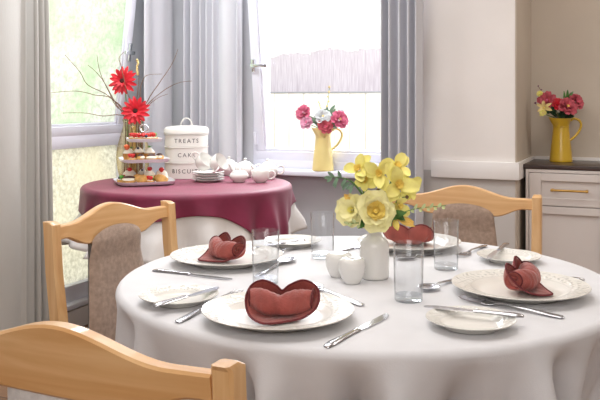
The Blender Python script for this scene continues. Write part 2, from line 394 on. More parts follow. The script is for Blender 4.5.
# ---- window on the back wall: a clear sash tipped in, with stay and hinge
w2 = bpy.data.objects.new('window_2', None); C.objects.link(w2); struct(w2)
b = MB(); V0, V1 = 4.04, 4.11
b.box(BW0, BW0+.075, V0, V1, BZ0, BZ1, bev=.004).box(BW1-.06, BW1, V0, V1, BZ0, BZ1, bev=.004).box(BW0+.075, BW1-.06, V0, V1, BZ0, .83, bev=.004).box(BW0+.075, BW1-.06, V0, V1, BZ1-.06, BZ1, bev=.004)
b.build('window_frame', M['upvc'], w2)
Tb = Matrix(((1,0,0,BW0+.02),(0,-1,0,4.04),(0,0,1,.822),(0,0,0,1)))       # x -> u, y -> into the room (-v)
Tb2 = Tb @ Matrix.Rotation(math.radians(-7), 4, 'X')
s2 = sash(w2, BW1-BW0-.04, BZ1-.04-.822, Tb2, M['glass_pane'])
b = MB(); b.box(.006, .03, 0, .014, .50, .57, X=Tb2, bev=.003).box(.012, .026, .012, .03, .53, .545, X=Tb2, bev=.003).box(.012, .115, .024, .036, .526, .544, X=Tb2, bev=.003)
b.build('window_handle', M['chrome'], w2)
b = MB(); b.box(-.004, .012, -.02, .014, .085, .16, X=Tb2, bev=.003); b.build('hinge', M['upvc'], w2)
MB().box(BW0-.04, BW1-.10, 3.92, 4.06, .752, .78, bev=.006).build('window_sill', M['upvc'], w2)

# ---- outside
struct(MB().box(-9, 6, 4.8, 14, -.12, -.06).build('ground_outside', M['patio'], smooth=0))
struct(MB().box(-9, -2.95, -3, 4.8, -.12, -.06).build('ground_side', M['patio'], smooth=0))
fv = 7.2
t = thing('garden_fence', 'pale board fence outside the clear window', 'fence', (-3.0, fv, -.06))
b = MB()
for k in range(40): b.box(-3.2+k*.16+.002, -3.2+k*.16+.157, -.012, .012, 0, 1.29, bev=.003)
b.build('boards', M['fence'], t)
MB().box(-3.2, 3.2, -.02, .02, 1.288, 1.302, bev=.003).build('capping', M['metal_leg'], t)
b = MB()
def reedtop(i): return 1.70 + .025*math.sin(i*.11) + .015*math.sin(i*.37)
g0 = fv+.22
for i in range(240):
    x = -3.3 + i*.027; h = reedtop(i)+rnd(-.012,.012)
    b.box(x-.0138, x+.0138, -.01, .01, 0, h)
tag(b.build('reed_screen', M['reed'], smooth=0, loc=(-3.0, g0, -.06)), 'grey reed screen standing behind the pale garden fence', 'screen', kind='stuff')
# greenery beside the left wall, blurred by the obscured glass
for k, (v, r, h, col) in enumerate(((2.3,.42,1.7,'hedge'),(3.4,.42,1.55,'hedge'),(4.5,.45,1.9,'hedge'))):
    b = MB()
    for i in range(420):
        a, e = rnd(0,2*PI), rnd(-.3,1.4); q = Vector((math.cos(a)*math.cos(e)*r, math.sin(a)*math.cos(e)*r, h*.55+math.sin(e)*h*.45))*rnd(.86,1.02)
        b.petal(.14, .09, rnd(-30,60), 40, .2, rnd(0,6.28), shape='oval', X=Matrix.Translation(q), ns=2, nt=2)
    tr = thing('garden_shrub', ['bushy green shrub outside the left window, nearest the curtain','bushy green shrub outside the middle of the left window','taller green shrub outside beyond the room corner'][k], 'shrub', (-4.6, v, -.06))
    b.build('foliage', M['hedge'], tr); MB().tube([(0,0,0),(.02,0,h*.4),(0,.02,h*.7)], [.05,.04,.02]).build('trunk', M['twig'], tr)

# ------------------------------------------------------------------ curtains
def curtain(label, pts, amps, z0, z1, flare=.0, name='curtain', thick=.004, mt='curtain'):
    """pts: [(position along, fold offset)] dense profile; a hanging sheet whose folds hold from heading to hem"""
    b = MB()
    n = len(pts)-1; nz = 24
    def fn(i, j):
        k = min(n, int(round(i*n))); p = Vector(pts[k]); z = z0+(z1-z0)*j
        w = math.sin(j*7+k*.31)*.003*(1-j)
        return (p.x+amps[0]*w+flare*(1-j)*(k/n-.5)*amps[1], p.y+amps[1]*w*.5+flare*(1-j)*(k/n-.5)*amps[0], z)
    b.grid(fn, n, nz)
    o = b.build(name, M[mt], smooth=180, solid=thick)
    return tag(o, label, 'curtain', 'grey curtains')
def folds(a0, a1, n, depth, seed, flat=()):
    """waves of uneven width between a0 and a1; flat: (start, end) stretches that hang smooth"""
    r = random.Random(seed); ws = [r.uniform(.6,1.4) for _ in range(n)]; tot = sum(ws); out = []; x = a0
    for q in ws:
        w = (a1-a0)*q/tot; d = depth*r.uniform(.7,1.15)
        for k in range(12):
            t = k/12; out.append((x+w*(t+.10*math.sin(2*PI*t)), d*math.copysign(abs(math.cos(2*PI*t))**.7, math.cos(2*PI*t))))
        x += w
    out.append((a1, depth)); return out
f = [(2.05+i*.02, -.012+.02*math.sin(i*.5)) for i in range(26)] + [(2.57+i*.0095, .030-.016*((i-10)/10)**2) for i in range(20)] + [(2.757,.030),(2.762,.034),(2.766,.024),(2.767,.0),(2.767,-.03)] + [(2.774+.001*i,-.04) for i in range(3)] + folds(2.782, 2.872, 3, .046, 5)
curtain('grey satin curtain hanging at the left edge, far left of the left window', [(-2.60+o, v) for v, o in f], (1,0), .015, 2.3, flare=.14, mt='curtain_shaded')
f = [(3.668+i*.0068, .012*math.cos(i/40*PI*2)-.012+.006*math.sin(i*.3)) for i in range(41)]
f = f+[(3.945+.0035*i, -.022*math.sin(i/6*PI)-.012) for i in range(7)]
curtain('pale grey curtain in the room corner, beside the left window', [(-2.57+o, v) for v, o in f], (1,0), .015, 2.3)
f = folds(-2.50, -2.40, 2, .052, 3)+folds(-2.395, -2.28, 3, .028, 13)[1:]+[(-2.28+i*.004, .016-.042*math.sin(i/28*PI)**.8) for i in range(1,29)]+folds(-2.165, -2.13, 1, .014, 2)[1:]
curtain('grey curtain hanging behind the cake tins, left of the clear window', [(u, 3.968+o) for u, o in f], (0,1), .015, 2.3)
f = folds(-1.285, -1.075, 5, .045, 21)
curtain('grey curtain right of the clear window, beside the pale wall', [(u, 3.90+o) for u, o in f], (0,1), .015, 2.3)
b = MB(); b.tube([(-2.58,1.95,2.32),(-2.58,4.0,2.32)], .012); tag(b.build('curtain_pole', M['steel']), 'metal curtain pole above the left window', 'curtain pole')
b = MB(); b.tube([(-2.55,3.94,2.32),(-.95,3.94,2.32)], .012); tag(b.build('curtain_pole', M['steel']), 'metal curtain pole above the clear window', 'curtain pole')

# ------------------------------------------------------------------ cabinet in the alcove
t = thing('sideboard_cabinet', 'putty painted panelled cabinet in the alcove with brass drawer pull', 'cabinet', (-.601, 4.16, 0))
W = 1.2; D = ALV-.025-4.16
b = MB(); b.box(0, W, .004, D, .08, .813).box(0, .014, -.016, .004, .08, .813).box(.41, .43, -.016, .004, .08, .813).box(W-.014, W, -.016, .004, .08, .813).box(.014, W-.014, -.016, .004, .797, .813)
b.build('carcass', M['cab'], t, bev=.0015)
MB().box(.02, W-.02, .03, .05, 0, .08).build('plinth', M['cab'], t)
def shaker(x0, x1, z0, z1, name, sw):
    q = MB(); q.box(x0, x1, -.004, .012, z0, z1)
    q.box(x0, x0+sw, -.016, -.004, z0, z1).box(x1-sw, x1, -.016, -.004, z0, z1).box(x0+sw, x1-sw, -.016, -.004, z1-sw*.66, z1).box(x0+sw, x1-sw, -.016, -.004, z0, z0+sw*.66)
    return q.build(name, M['cab'], t, bev=.0025)
def pull(par, xc, z):
    q = MB(); q.tube([(xc-.088,-.048,z),(xc+.088,-.048,z)], .006, 10)
    for e in (-.08,.08): q.tube([(xc+e,-.016,z),(xc+e,-.050,z)], .008, 10)
    q.build('handle', M['gold'], par)
for x0, x1 in ((.0165,.4075),(.4325,W-.0165)):
    d = shaker(x0, x1, .634, .7945, 'drawer', .058); pull(d, (x0+x1)/2, .7145)
    shaker(x0, x1, .09, .630, 'door', .058)
b = MB().box(-.018, W+.03, -.018, D, .813, .836, bev=.003)
b.build('worktop', M['counter'], t)

# ------------------------------------------------------------------ chairs
def zrake(z): return .055*(.858-z)/.408 if z >= .45 else -.012+.067*z/.45
def make_chair(label, loc, rz):
    t = thing('dining_chair', label, 'chair', loc, rz, 'beech dining chairs')
    for sx in (-1, 1):
        rings = []
        for k in range(15):
            z = .858*k/14; y = zrake(z); w = .0165-.002*abs(k-7)/7; d = .021-.003*k/14
            x = sx*.2335
            if k == 14: w *= .8; d *= .8
            c = .004
            rings.append([(x-w+c,y-d,z),(x+w-c,y-d,z),(x+w,y-d+c,z),(x+w,y+d-c,z),(x+w-c,y+d,z),(x-w+c,y+d,z),(x-w,y+d-c,z),(x-w,y-d+c,z)])
            if k == 14: rings[-2] = [(a[0], a[1], a[2]+.055) for a in rings[-2]]
        MB().loft(rings).build('rear_post', M['beech_v'], t, smooth=30)
    # crest rail: ogee top, wavy underside that arches over the upholstery
    def zt(x): return .845+.034*(.5+.5*math.cos(PI*min(1, abs(x)/.165)))
    def zb(x):
        a = abs(x)
        return .784+.027*(.5-.5*math.cos(PI*min(1, max(0, a-.104)/.09)))
    def arch(x): return .786+.036*math.sqrt(max(0, 1-(min(abs(x), .104)/.104)**2))**1.1
    N = 64; rings = []
    for i in range(N+1):
        x = -.219+.438*i/N; a, q = zt(x), zb(x); th = .0125
        bow = -.010*(1-(x/.21)**2)
        y1, y0 = zrake(a)+bow, zrake(q)+bow
        c = .0035
        rings.append([(x,y0-th+c,q),(x,y0+th-c,q),(x,y0+th,q+c),(x,y1+th,a-c),(x,y1+th-c,a),(x,y1-th+c,a),(x,y1-th,a-c),(x,y0-th,q+c)])
    MB().loft(rings).build('crest_rail', M['beech'], t, smooth=35)
    MB().box(-.219, .219, zrake(.5)-.011, zrake(.5)+.011, .475, .515, bev=.004).build('lower_rail', M['beech'], t)
    # upholstered splat
    def pan(front):
        q = MB()
        def fn(i, j):
            s_ = 2*i-1; hw = .099+.042*(1-j)**1.1; x = s_*hw*.995
            top = arch(x*.1039/hw) if front else .786; z = .505+(top-.505)*j
            ed = (1-abs(s_)**6)*(1-(2*j-1)**14*.5)
            bow = -.010*(1-(x/.21)**2)
            lift = .0125*max(0, min(1, (z-.74)/.045)) if front else 0
            return (x, zrake(z)+bow+(.002+.013*ed+lift if front else -.002-.012*ed*(1 if z < .76 else .6)), z)
        q.grid(fn, 28, 40); return q
    pan(True).build('backrest', M['taupe'], t, smooth=180)
    pan(False).build('back_cover', M['palefab'], t, smooth=180)
    # seat
    def seat(i, j):
        a = 2*PI*i; ca, sa = math.cos(a), math.sin(a); p = .28
        sx = math.copysign(abs(ca)**p, ca); sy = math.copysign(abs(sa)**p, sa)
        k = (0, .55, 1, 1.0, .97, .9, .6, 0)[int(round(j*7))]; z = (.41, .41, .412, .43, .452, .463, .47, .473)[int(round(j*7))]
        y = .245+sy*.205*k
        return (sx*(.2+.03*(y/.45))*k, y, z)
    MB().grid(seat, 48, 7, cu=True).build('seat', M['taupe'], t, smooth=60)
    b = MB()
    b.box(-.20,.20,.405,.43,.35,.409,bev=.003).box(-.205,-.183,.06,.41,.35,.409,bev=.003).box(.183,.205,.06,.41,.35,.409,bev=.003).box(-.19,.19,.045,.065,.35,.409,bev=.003)
    b.build('seat_frame', M['beech'], t)
    for sx in (-1, 1):
        rings = [[(sx*.203+dx*w, .42+dy*w, z) for dx, dy in ((-1,-1),(1,-1),(1,1),(-1,1))] for z, w in ((0,.014),(.2,.017),(.408,.02))]
        MB().loft(rings).build('front_leg', M['beech_v'], t, bev=.003, smooth=30)
        MB().box(sx*.203-.008, sx*.203+.008, .01, .41, .18, .205, bev=.003).build('side_stretcher', M['beech'], t)
    return t
def chair_at(X, Y): return room(X, Y, 0)
chA = make_chair('beech chair in the foreground, seen from behind at lower left', chair_at(-.298,1.017), math.radians(65-90)+YAW)
dup(chA, chair_at(-.512,2.19), math.radians(-28-90)+YAW, 'beech chair at the left of the dining table, taupe backrest facing the plates')
dup(chA, chair_at(.538,2.63), math.radians(-112-90)+YAW, 'beech chair behind the dining table, in front of the putty cabinet')

# ------------------------------------------------------------------ cloths and tables
def cloth(name, label, cat, m, cen, R, ztop, hang, fold, k, seed, edge=.02, n=300, group=None, thick=.0025, rnd_top=0, lean=.3, skirt=0, over=None):
    r_ = random.Random(seed); ph = [r_.uniform(0, 2*PI) for _ in range(8)]; am = [r_.uniform(.5,1) for _ in range(8)]
    rings = []
    tops = [0, .25, .5, .75, .9, 1-edge/R]
    arc = 5; down = 14
    b = MB(); X = None
    def foldw(a):
        w = 0
        for q, kk in enumerate(k): w += am[q]*math.sin(kk*a+ph[q]+1.1*math.sin(3*a+ph[q+1]))
        w = w/len(k)*1.6
        return math.copysign(abs(w)**1.15, w)
    G = []
    for j in range(len(tops)+arc+down):
        row = []
        for i in range(n):
            a = 2*PI*i/n; L = hang(a)
            if j < len(tops):
                r = R*tops[j]; z = ztop + rnd_top*noise.noise(Vector((r*math.cos(a)*7, r*math.sin(a)*7, seed)))*(1 if j > 0 else 0)
            elif j < len(tops)+arc:
                e = (j-len(tops)+1)/arc*PI/2; r = R-edge+edge*math.sin(e); z = ztop-edge+edge*math.cos(e)
            else:
                q = (j-len(tops)-arc+1)/down; z = ztop-edge-(L-edge)*q
                w = foldw(a); s_ = min(1.25, (L-edge)*q/.13)**1.15
                r = R + fold*s_*(w+lean)*.9 + skirt*max(0, (L-edge)*q-((over(a)+.004) if over else .085))*(.3+.85*max(0, -math.cos(a-YAW-.30))**2)*(1+.6*w)
                z += .004*math.sin(9*a+ph[0])*q
            row.append(b._v((r*math.cos(a), r*math.sin(a), z)))
        G.append(row)
    for j in range(len(G)-1):
        for i in range(n):
            if j == 0: b.face((G[0][0] if False else G[0][i], G[0][(i+1) % n], G[1][(i+1) % n], G[1][i]))
            else: b.face((G[j][i], G[j][(i+1) % n], G[j+1][(i+1) % n], G[j+1][i]))
    bmesh.ops.remove_doubles(b.bm, verts=b.bm.verts[:], dist=1e-6)
    o = b.build(name, m, smooth=180, loc=(cen.x, cen.y, 0), solid=thick)
    return tag(o, label, cat, group)
def pedestal_table(label, cen, R, top, ms):
    t = thing('dining_table' if R > .53 else 'round_side_table', label, 'table', (cen.x, cen.y, 0))
    MB().lathe([(0,top-.028),(R-.040,top-.028),(R-.032,top-.022),(R-.032,top-.008),(R-.038,top-.003),(0,top-.003)], 96).build('tabletop', ms, t)
    MB().lathe([(.06,top-.06),(.045,top-.1),(.04,.2),(.055,.08),(.0,.08)], 24).build('pedestal', M['metal_leg'], t)
    MB().lathe([(.0,top-.03),(.16,top-.03),(.16,top-.045),(.05,top-.06),(0,top-.06)], 24).build('top_bracket', M['metal_leg'], t)
    for k in range(4):
        a = PI/4+k*PI/2; d = Vector((math.cos(a), math.sin(a), 0))
        MB().tube([d*.03+Vector((0,0,.09)), d*.12+Vector((0,0,.06)), d*.26+Vector((0,0,.022))], [.025,.022,.018]).build('foot', M['metal_leg'], t)
    return t
TC = room(.15, 1.858, 0); TR = .56
pedestal_table('round dining table hidden under the white cloth', TC, TR, .747, M['beech'])
cloth('tablecloth', 'white cloth over the dining table, draped to the front edge', 'tablecloth', M['linen'], TC, TR+.003, .75, lambda a: .235+.012*math.sin(2*a+.6), .125, (13,19,26,33), 11, edge=.014, rnd_top=.0, lean=-.42)
RC = room(-.546, 3.90, 0); RR = .495
t = thing('round_side_table', 'round table on steel legs in the corner under maroon and white cloths', 'table', (RC.x, RC.y, 0))
MB().lathe([(0,.72),(RR-.014,.72),(RR-.006,.726),(RR-.006,.740),(RR-.012,.745),(0,.745)], 96).build('tabletop', M['beech'], t)
for k in range(4):
    a = YAW+math.radians(-100)+k*PI/2; p = Vector((math.cos(a)*.40, math.sin(a)*.40, 0))
    MB().tube([p, p+Vector((0,0,.72))], .021, 14).build('leg', M['metal_leg'], t)
def hem_over(a):
    base = .088
    for c, amp, w in ((-32, .19, 20), (62, .2, 28), (150, .05, 24), (-128, .07, 26)):
        dd = (math.degrees(a)-math.degrees(YAW)-c+180) % 360-180
        base += amp*math.exp(-(dd/w)**2*.9)
    return base
hm = hem_over
def hw(a): return .240+.03*max(0, -math.cos(a-YAW))+.018*math.sin(4*a+1)+.01*math.sin(9*a)
cloth('tablecloth', 'long white undercloth below the maroon cloth on the corner table', 'tablecloth', M['linen2'], RC, RR+.003, .749, hw, .034, (11,7,16,21), 12, edge=.022, skirt=.62, over=lambda a: hm(a))
cloth('table_overlay', 'maroon cloth over the corner table, one corner hanging at right', 'tablecloth', M['maroon'], RC, RR+.012, .7545, hm, .034, (11,7,16,21), 12, edge=.022)
ZT = .7515; ZR = .756

# ------------------------------------------------------------------ china and glass on the dining table
def make_plate(r, name, label, loc, mt, group, cat='plate'):
    k = r/.142
    prof = [(0,.006),(.080,.006),(.092,.009),(.100,.0145),(.120,.018),(.138,.0215),(.1415,.0225),(.142,.0215),(.138,.019),(.118,.0145),(.100,.010),(.092,.004),(.086,.0),(.080,.0),(.078,.0025),(0,.0025)]
    prof = [(a*k, z*(1 if r > .1 else .8)) for a, z in prof]
    b = MB(); b.lathe(prof, 96); o = b.build(name, mt, smooth=50, loc=loc); return tag(o, label, cat, group)
def at_rim(px, py, h): p = P(px, py, .75+h); return Vector((p.x, p.y, ZT))
plates = [((278,309.5),'white embossed dinner plate nearest the front chair'),((520,285),'white embossed dinner plate at the right of the table'),
          ((227,255),'white embossed dinner plate at the left, under the napkin beside the left chair'),((409,241),'white embossed dinner plate behind the flower vase')]
pl0 = None; PC = []
for (px, py), lab in plates:
    loc = at_rim(px, py, .02); PC.append(loc)
    if pl0 is None: pl0 = make_plate(.142, 'dinner_plate', lab, loc, M['plate'], 'dinner plates')
    else: dup(pl0, loc, None, lab)
sides = [((179,296),'small side plate at the left front with a knife across it'),((470.5,320),'small side plate at the right front, knife lying across it'),
         ((509,256.5),'small side plate at the back right, knife across it, by the putty cabinet'),((293,241),'small side plate at the far edge behind the upright tumblers')]
sp0 = None
for (px, py), lab in sides:
    loc = at_rim(px, py, .014)
    if sp0 is None: sp0 = make_plate(.080, 'side_plate', lab, loc, M['side'], 'side plates')
    else: dup(sp0, loc, None, lab)
SIDEZ = ZT+.018
def make_tumbler(label, loc):
    t = thing('tumbler', label, 'drinking glass', loc, 0, 'clear tumblers')
    MB().lathe([(.0285,.010),(.0295,.03),(.031,.117),(.0306,.1185),(.0298,.1175),(.0284,.03),(.0272,.013)], 56).build('glass_wall', M['tumbler'], t, smooth=60)
    MB().lathe([(0,.0),(.026,.0),(.0283,.002),(.0285,.010),(.0272,.013),(0,.012)], 56).build('glass_base', M['tumbler_base'], t, smooth=50)
    return t
gs = [((265.5,283),'clear tumbler at the left, behind the front napkin'),((322.5,258),'clear tumbler standing at the back, left of the yellow flowers'),
      ((408.5,300.5),'clear tumbler nearest the front, right of the white vase'),((446,269),'clear tumbler at the right, before the back dinner plate')]
tg = None
for (px, py), lab in gs:
    loc = P(px, py, ZT)
    if tg is None: tg = make_tumbler(lab, loc)
    else: dup(tg, loc, None, lab)

# napkins: a cloth rolled into two lobes with a flap toward the diner
def napkin_meshes(t):
    K = [(-.018,-.068,.003),(.014,-.052,.003),(.043,-.034,.006),(.064,-.012,.018),(.069,.006,.037),(.060,.016,.054),(.038,.019,.0615),(.014,.015,.053),(.001,.010,.044),
         (-.012,.015,.052),(-.036,.019,.060),(-.057,.014,.051),(-.065,-.002,.032),(-.058,-.026,.012),(-.042,-.050,.004)]
    n = len(K)
    def rim(a):                  # closed heart-shaped outline of the outer cloth
        f_ = (a % 1)*n; k = int(f_); q = f_-k
        p0, p1, p2, p3 = (Vector(K[(k+o) % n]) for o in (-1,0,1,2))
        return .5*((2*p1)+(-p0+p2)*q+(2*p0-5*p1+4*p2-p3)*q*q+(-p0+3*p1-3*p2+p3)*q**3)
    def shell(i, j):
        p = rim(i); back = max(0, min(1, (p.y+.02)/.03))
        e = j**(1-.45*back); c = Vector((0,-.004,.002))
        x = c.x+(p.x-c.x)*e; y = c.y+(p.y-c.y)*e; z = .002+(p.z-.002)*j**(1.2+.4*back)
        y += .012*back*math.sin(PI*j)                       # the back bellies out before it folds over
        z += .0012*math.sin(i*60+j*9)*j*(1-j)*2
        return (x, y, max(.0018, z))
    b = MB(); b.grid(shell, 110, 20, cu=True); bmesh.ops.remove_doubles(b.bm, verts=b.bm.verts[:], dist=1e-6)
    b.build('outer_cloth', M['napkin'], t, smooth=180, solid=.0024)
    q = MB(); q.tube([rim(k/120)+Vector((0,0,.0005)) for k in range(121)], .0021, 6, caps=False); q.build('hem', M['napkin_hem'], t, smooth=180)
    for sx in (-1, 1):           # the two rolls lying in it, meeting in a shallow V
        b = MB()
        def ctr(u): return Vector((sx*(-.002+.060*u), -.020+.019*u-.003*math.sin(u*PI), .0245+.007*u))
        def roll(i, j):
            c = ctr(i); r = .0135+.0095*math.sin(PI*min(1, i*.75+.12)); a = 2*PI*j
            r *= 1+.035*math.sin(a*3+i*7+sx)+.02*math.sin(i*30+a)
            return (c.x+.004*sx*math.cos(a), c.y+r*math.cos(a), c.z+r*math.sin(a))
        b.grid(roll, 26, 28, cv=True)
        def endcap(i, j):
            c = ctr(1); a = 2*PI*i; r = (.0135+.0095*math.sin(PI*.87))*j
            return (c.x+.004*sx*math.cos(a)*j-sx*.012*(1-j)*(.6+.4*math.sin(i*4*PI+j*9)), c.y+r*math.cos(a), c.z+r*math.sin(a))
        b.grid(endcap, 28, 8, cu=True)
        b.build('roll', M['napkin'], t, smooth=60)
        c = ctr(1); q = MB()
        q.tube([(c.x+sx*.001-sx*.012*(k/34), c.y+.0195*(1-.8*k/34)*math.cos(k*.34+1), c.z+.0195*(1-.8*k/34)*math.sin(k*.34+1)) for k in range(35)], .0015, 6); q.build('rolled_hem', M['napkin_hem'], t, smooth=180)
nap = None
for loc, ang, lab in ((PC[0],-95,'folded dark red napkin with two rolled lobes on the front plate'),
                      (PC[1],-28,'folded red napkin on the right-hand plate, tail pointing right'),(PC[2],215,'folded red napkin on the left-hand plate, beside the left chair'),(PC[3],75,'folded dark red napkin on the plate behind the vase')):
    rz = math.radians(ang+90)+YAW
    l = loc+Vector((0,0,.0075))
    if nap is None:
        nap = thing('napkin', lab, 'napkin', l+RGT*.006, rz, 'folded red napkins'); napkin_meshes(nap); nap.scale = (1.02,1.02,1.0)
    else: dup(nap, l, rz, lab)

# cutlery
def make_knife(label, cat='knife'):
    t = thing('table_knife', label, cat, (0,0,0), 0, 'table knives')
    def ring(x, w, h, z0): return [(x, w*c_, z0+h*s_) for c_, s_ in ((-1,.35),(-.7,.9),(0,1),(.7,.9),(1,.35),(.7,0),(0,-.02),(-.7,0))]
    MB().loft([ring(x, w, h, 0) for x, w, h in ((0,.004,.003),(.004,.0075,.005),(.02,.0085,.0062),(.05,.0065,.006),(.085,.0055,.0055),(.098,.0065,.006),(.104,.006,.005))]).build('handle', M['steel'], t, smooth=60)
    out = [(.102,-.004),(.12,-.0085),(.16,-.0105),(.19,-.010),(.207,-.005),(.213,.002),(.21,.0055),(.18,.0062),(.14,.0058),(.102,.004)]
    b = MB(); lo = [b._v((x,y,.0008)) for x, y in out]; hi = [b._v((x,y,.0028)) for x, y in out]
    b.face(lo[::-1]); b.face(hi)
    for k in range(len(out)): b.face((lo[k], lo[(k+1) % len(out)], hi[(k+1) % len(out)], hi[k]))
    b.build('blade', M['steel'], t, smooth=30); return t
def shank(L0):
    def ring(x, w, h, z0): return [(x, w*c_, z0+h*s_) for c_, s_ in ((-1,.3),(-.6,.9),(0,1),(.6,.9),(1,.3),(.6,0),(0,0),(-.6,0))]
    return MB().loft([ring(x, w, h, z) for x, w, h, z in ((0,.004,.002,.002),(.004,.008,.003,.002),(.025,.0085,.0032,.003),(.06,.005,.003,.005),(L0*.86,.0032,.003,.007),(L0,.004,.0028,.005))])
def make_fork(label):
    t = thing('table_fork', label, 'fork', (0,0,0), 0, 'table forks')
    shank(.13).build('handle', M['steel'], t, smooth=60)
    b = MB()
    def hd(i, j): y = (2*j-1)*(.004+.0085*min(1, i*1.8)); return (.128+.03*i, y, .0055-.002*math.sin(i*PI)+.0)
    b.grid(hd, 6, 8); b.build('head', M['steel'], t, smooth=180, solid=.0016)
    for k in range(4):
        y = (-1.5+k)*.0072
        MB().tube([(.156,y,.0055),(.175,y,.0045),(.192,y*.96,.006),(.203,y*.92,.009)], [.0022,.0020,.0017,.0010], 6).build('tine', M['steel'], t)
    return t
def make_spoon(label):
    t = thing('spoon', label, 'spoon', (0,0,0), 0, 'spoons')
    shank(.12).build('handle', M['steel'], t, smooth=60)
    b = MB()
    def bowl(i, j):
        a = 2*PI*j; r = i; x = .150+math.cos(a)*.033*r; w = .0225*(1-.18*math.cos(a)); y = math.sin(a)*w*r
        return (x, y, .0035+.0055*r*r)
    b.grid(bowl, 8, 32, cv=True); bmesh.ops.remove_doubles(b.bm, verts=b.bm.verts[:], dist=1e-6)
    b.build('bowl', M['steel'], t, smooth=180, solid=.0012); return t
def lay(o, p, q, z, L, anchor=0):
    """lay a piece with its handle end at p, pointing toward q"""
    a = P(*p, z); c = P(*q, z); d = (c-a).normalized()
    o.location = a; o.rotation_euler = (0, 0, math.atan2(d.y, d.x)); s = (c-a).length/L
    o.scale = (s, 1, 1) if .8 < s < 1.2 else ((.8,1,1) if s <= .8 else (1.2,1,1))
    return o
kn = make_knife('table knife right of the front plate, pointing away'); lay(kn, (326,348), (388,315), ZT, .213)
for p, q, z, lab in (((153,271),(232,280),ZT,'table knife at the left edge, below the left dinner plate'),
                 ((154,307),(219,288),SIDEZ,'butter knife resting across the left front side plate'),
                 ((524,317.5),(424,307),SIDEZ,'butter knife lying across the right front side plate'),
                 ((507,244),(489,259),SIDEZ,'butter knife standing out over the back right side plate'),
                 ((584.5,281),(512,272.5),ZT,'table knife whose end shows past the right-hand plate'),
                 ((336,253.5),(364,246),ZT,'table knife lying behind the salt and pepper pots'),
                 ((305,240.5),(268,246),SIDEZ,'butter knife on the far side plate, behind the left tumbler')):
    lay(dup(kn, (0,0,0), None, lab), p, q, z, .213)
fk = make_fork('fork left of the front plate, tines hidden behind it'); lay(fk, (177,323.5), (247,290), ZT, .203)
for p, q, lab in (((564,319),(461,300),'fork between the right-hand dinner plate and its side plate'),
                  ((485.5,246.5),(459,258),'fork right of the back dinner plate, by the right tumbler'),
                  ((304,247),(270,256.5),'fork near the far side plate, seen through the left tumbler')):
    lay(dup(fk, (0,0,0), None, lab), p, q, ZT, .203)
sp = make_spoon('spoon behind the left tumbler, bowl turned to the flowers'); lay(sp, (257,277), (301,255), ZT, .176)
for p, q, lab in (((363,306.5),(291,283),'spoon behind the front plate, its handle end showing at right'),
                  ((455,280.5),(424,292),'spoon left of the right-hand dinner plate'),
                  ((441,254),(399,260.5),'spoon between the vase and the right tumbler, before the back plate')):
    lay(dup(sp, (0,0,0), None, lab), p, q, ZT, .176)

# salt and pepper
def shaker_pot(label, loc, rz):
    t = thing('shaker_pot', label, 'shaker', loc, rz, 'white salt and pepper pots')
    b = MB()
    def fn(i, j):
        a = 2*PI*i; pf = ((0,0),(.017,0),(.0195,.003),(.0245,.013),(.029,.026),(.0305,.037),(.0285,.047),(.022,.054),(.013,.0555),(.005,.0535),(0,.0525))
        f_ = j*10; k = min(9, int(f_)); q = f_-k; r = pf[k][0]*(1-q)+pf[k+1][0]*q; z = pf[k][1]*(1-q)+pf[k+1][1]*q
        x = r*math.cos(a); y = r*math.sin(a)*.93
        return (x, y, z+.010*min(1, z/.045)*(abs(x)/.03)**1.4*(1 if z > .03 else 0)*.5)
    b.grid(fn, 40, 30, cu=True); bmesh.ops.remove_doubles(b.bm, verts=b.bm.verts[:], dist=1e-6)
    b.build('pot', M['china'], t, smooth=180)
    for k in range(5):
        a = k*2*PI/5; MB().lathe([(.0011,-.001),(.0011,.0006),(0,.0006)], 8).build('pouring_hole', M['ink'], t, loc=(.005*math.cos(a), .005*math.sin(a), .0535))
    return t
sh = shaker_pot('white heart-shaped shaker pot, left one of the pair', P(338.5,276.5,ZT), YAW)
dup(sh, P(352,283,ZT), YAW+.1, 'white heart-shaped shaker pot, right and nearer one of the pair')

# ------------------------------------------------------------------ flowers
def bloom_thing(name, label, cat, parts, stem_pts=None, group=None, stem_r=.0022, base=None, stem_m='stem'):
    t = thing(name, label, cat, base if base is not None else (0,0,0), 0, group)
    inv = Matrix.Translation(-Vector(t.location))
    for nm, mb, mt in parts:
        mb.bm.transform(inv); mb.build(nm, M[mt], t, smooth=180)
    if stem_pts:
        q = MB(); q.tube(spline(stem_pts), stem_r, 6, X=inv); q.build('stem', M[stem_m], t, smooth=180)
    return t
def petals(X, layers, ruff=.0):
    b = MB()
    for (n, L, W, e0, curl, cup, r0, z0, sh) in layers:
        o = rnd(0, 6)
        for k in range(n): b.petal(L*rnd(.9,1.08), W*rnd(.9,1.1), e0+rnd(-6,6), curl+rnd(-8,8), cup, o+2*PI*k/n+rnd(-.08,.08), r0, z0+rnd(-.0006,.0006), sh, X, ruff=ruff)
    return b
def peony(X, s): 
    return petals(X, [(7,1.0*s,.85*s,28,40,.35,.12*s,0,'round'),(6,.85*s,.75*s,52,40,.45,.10*s,.05*s,'round'),(5,.62*s,.6*s,72,50,.5,.06*s,.12*s,'round')], .18), MB().ball((0,0,.28*s), .16*s, X)

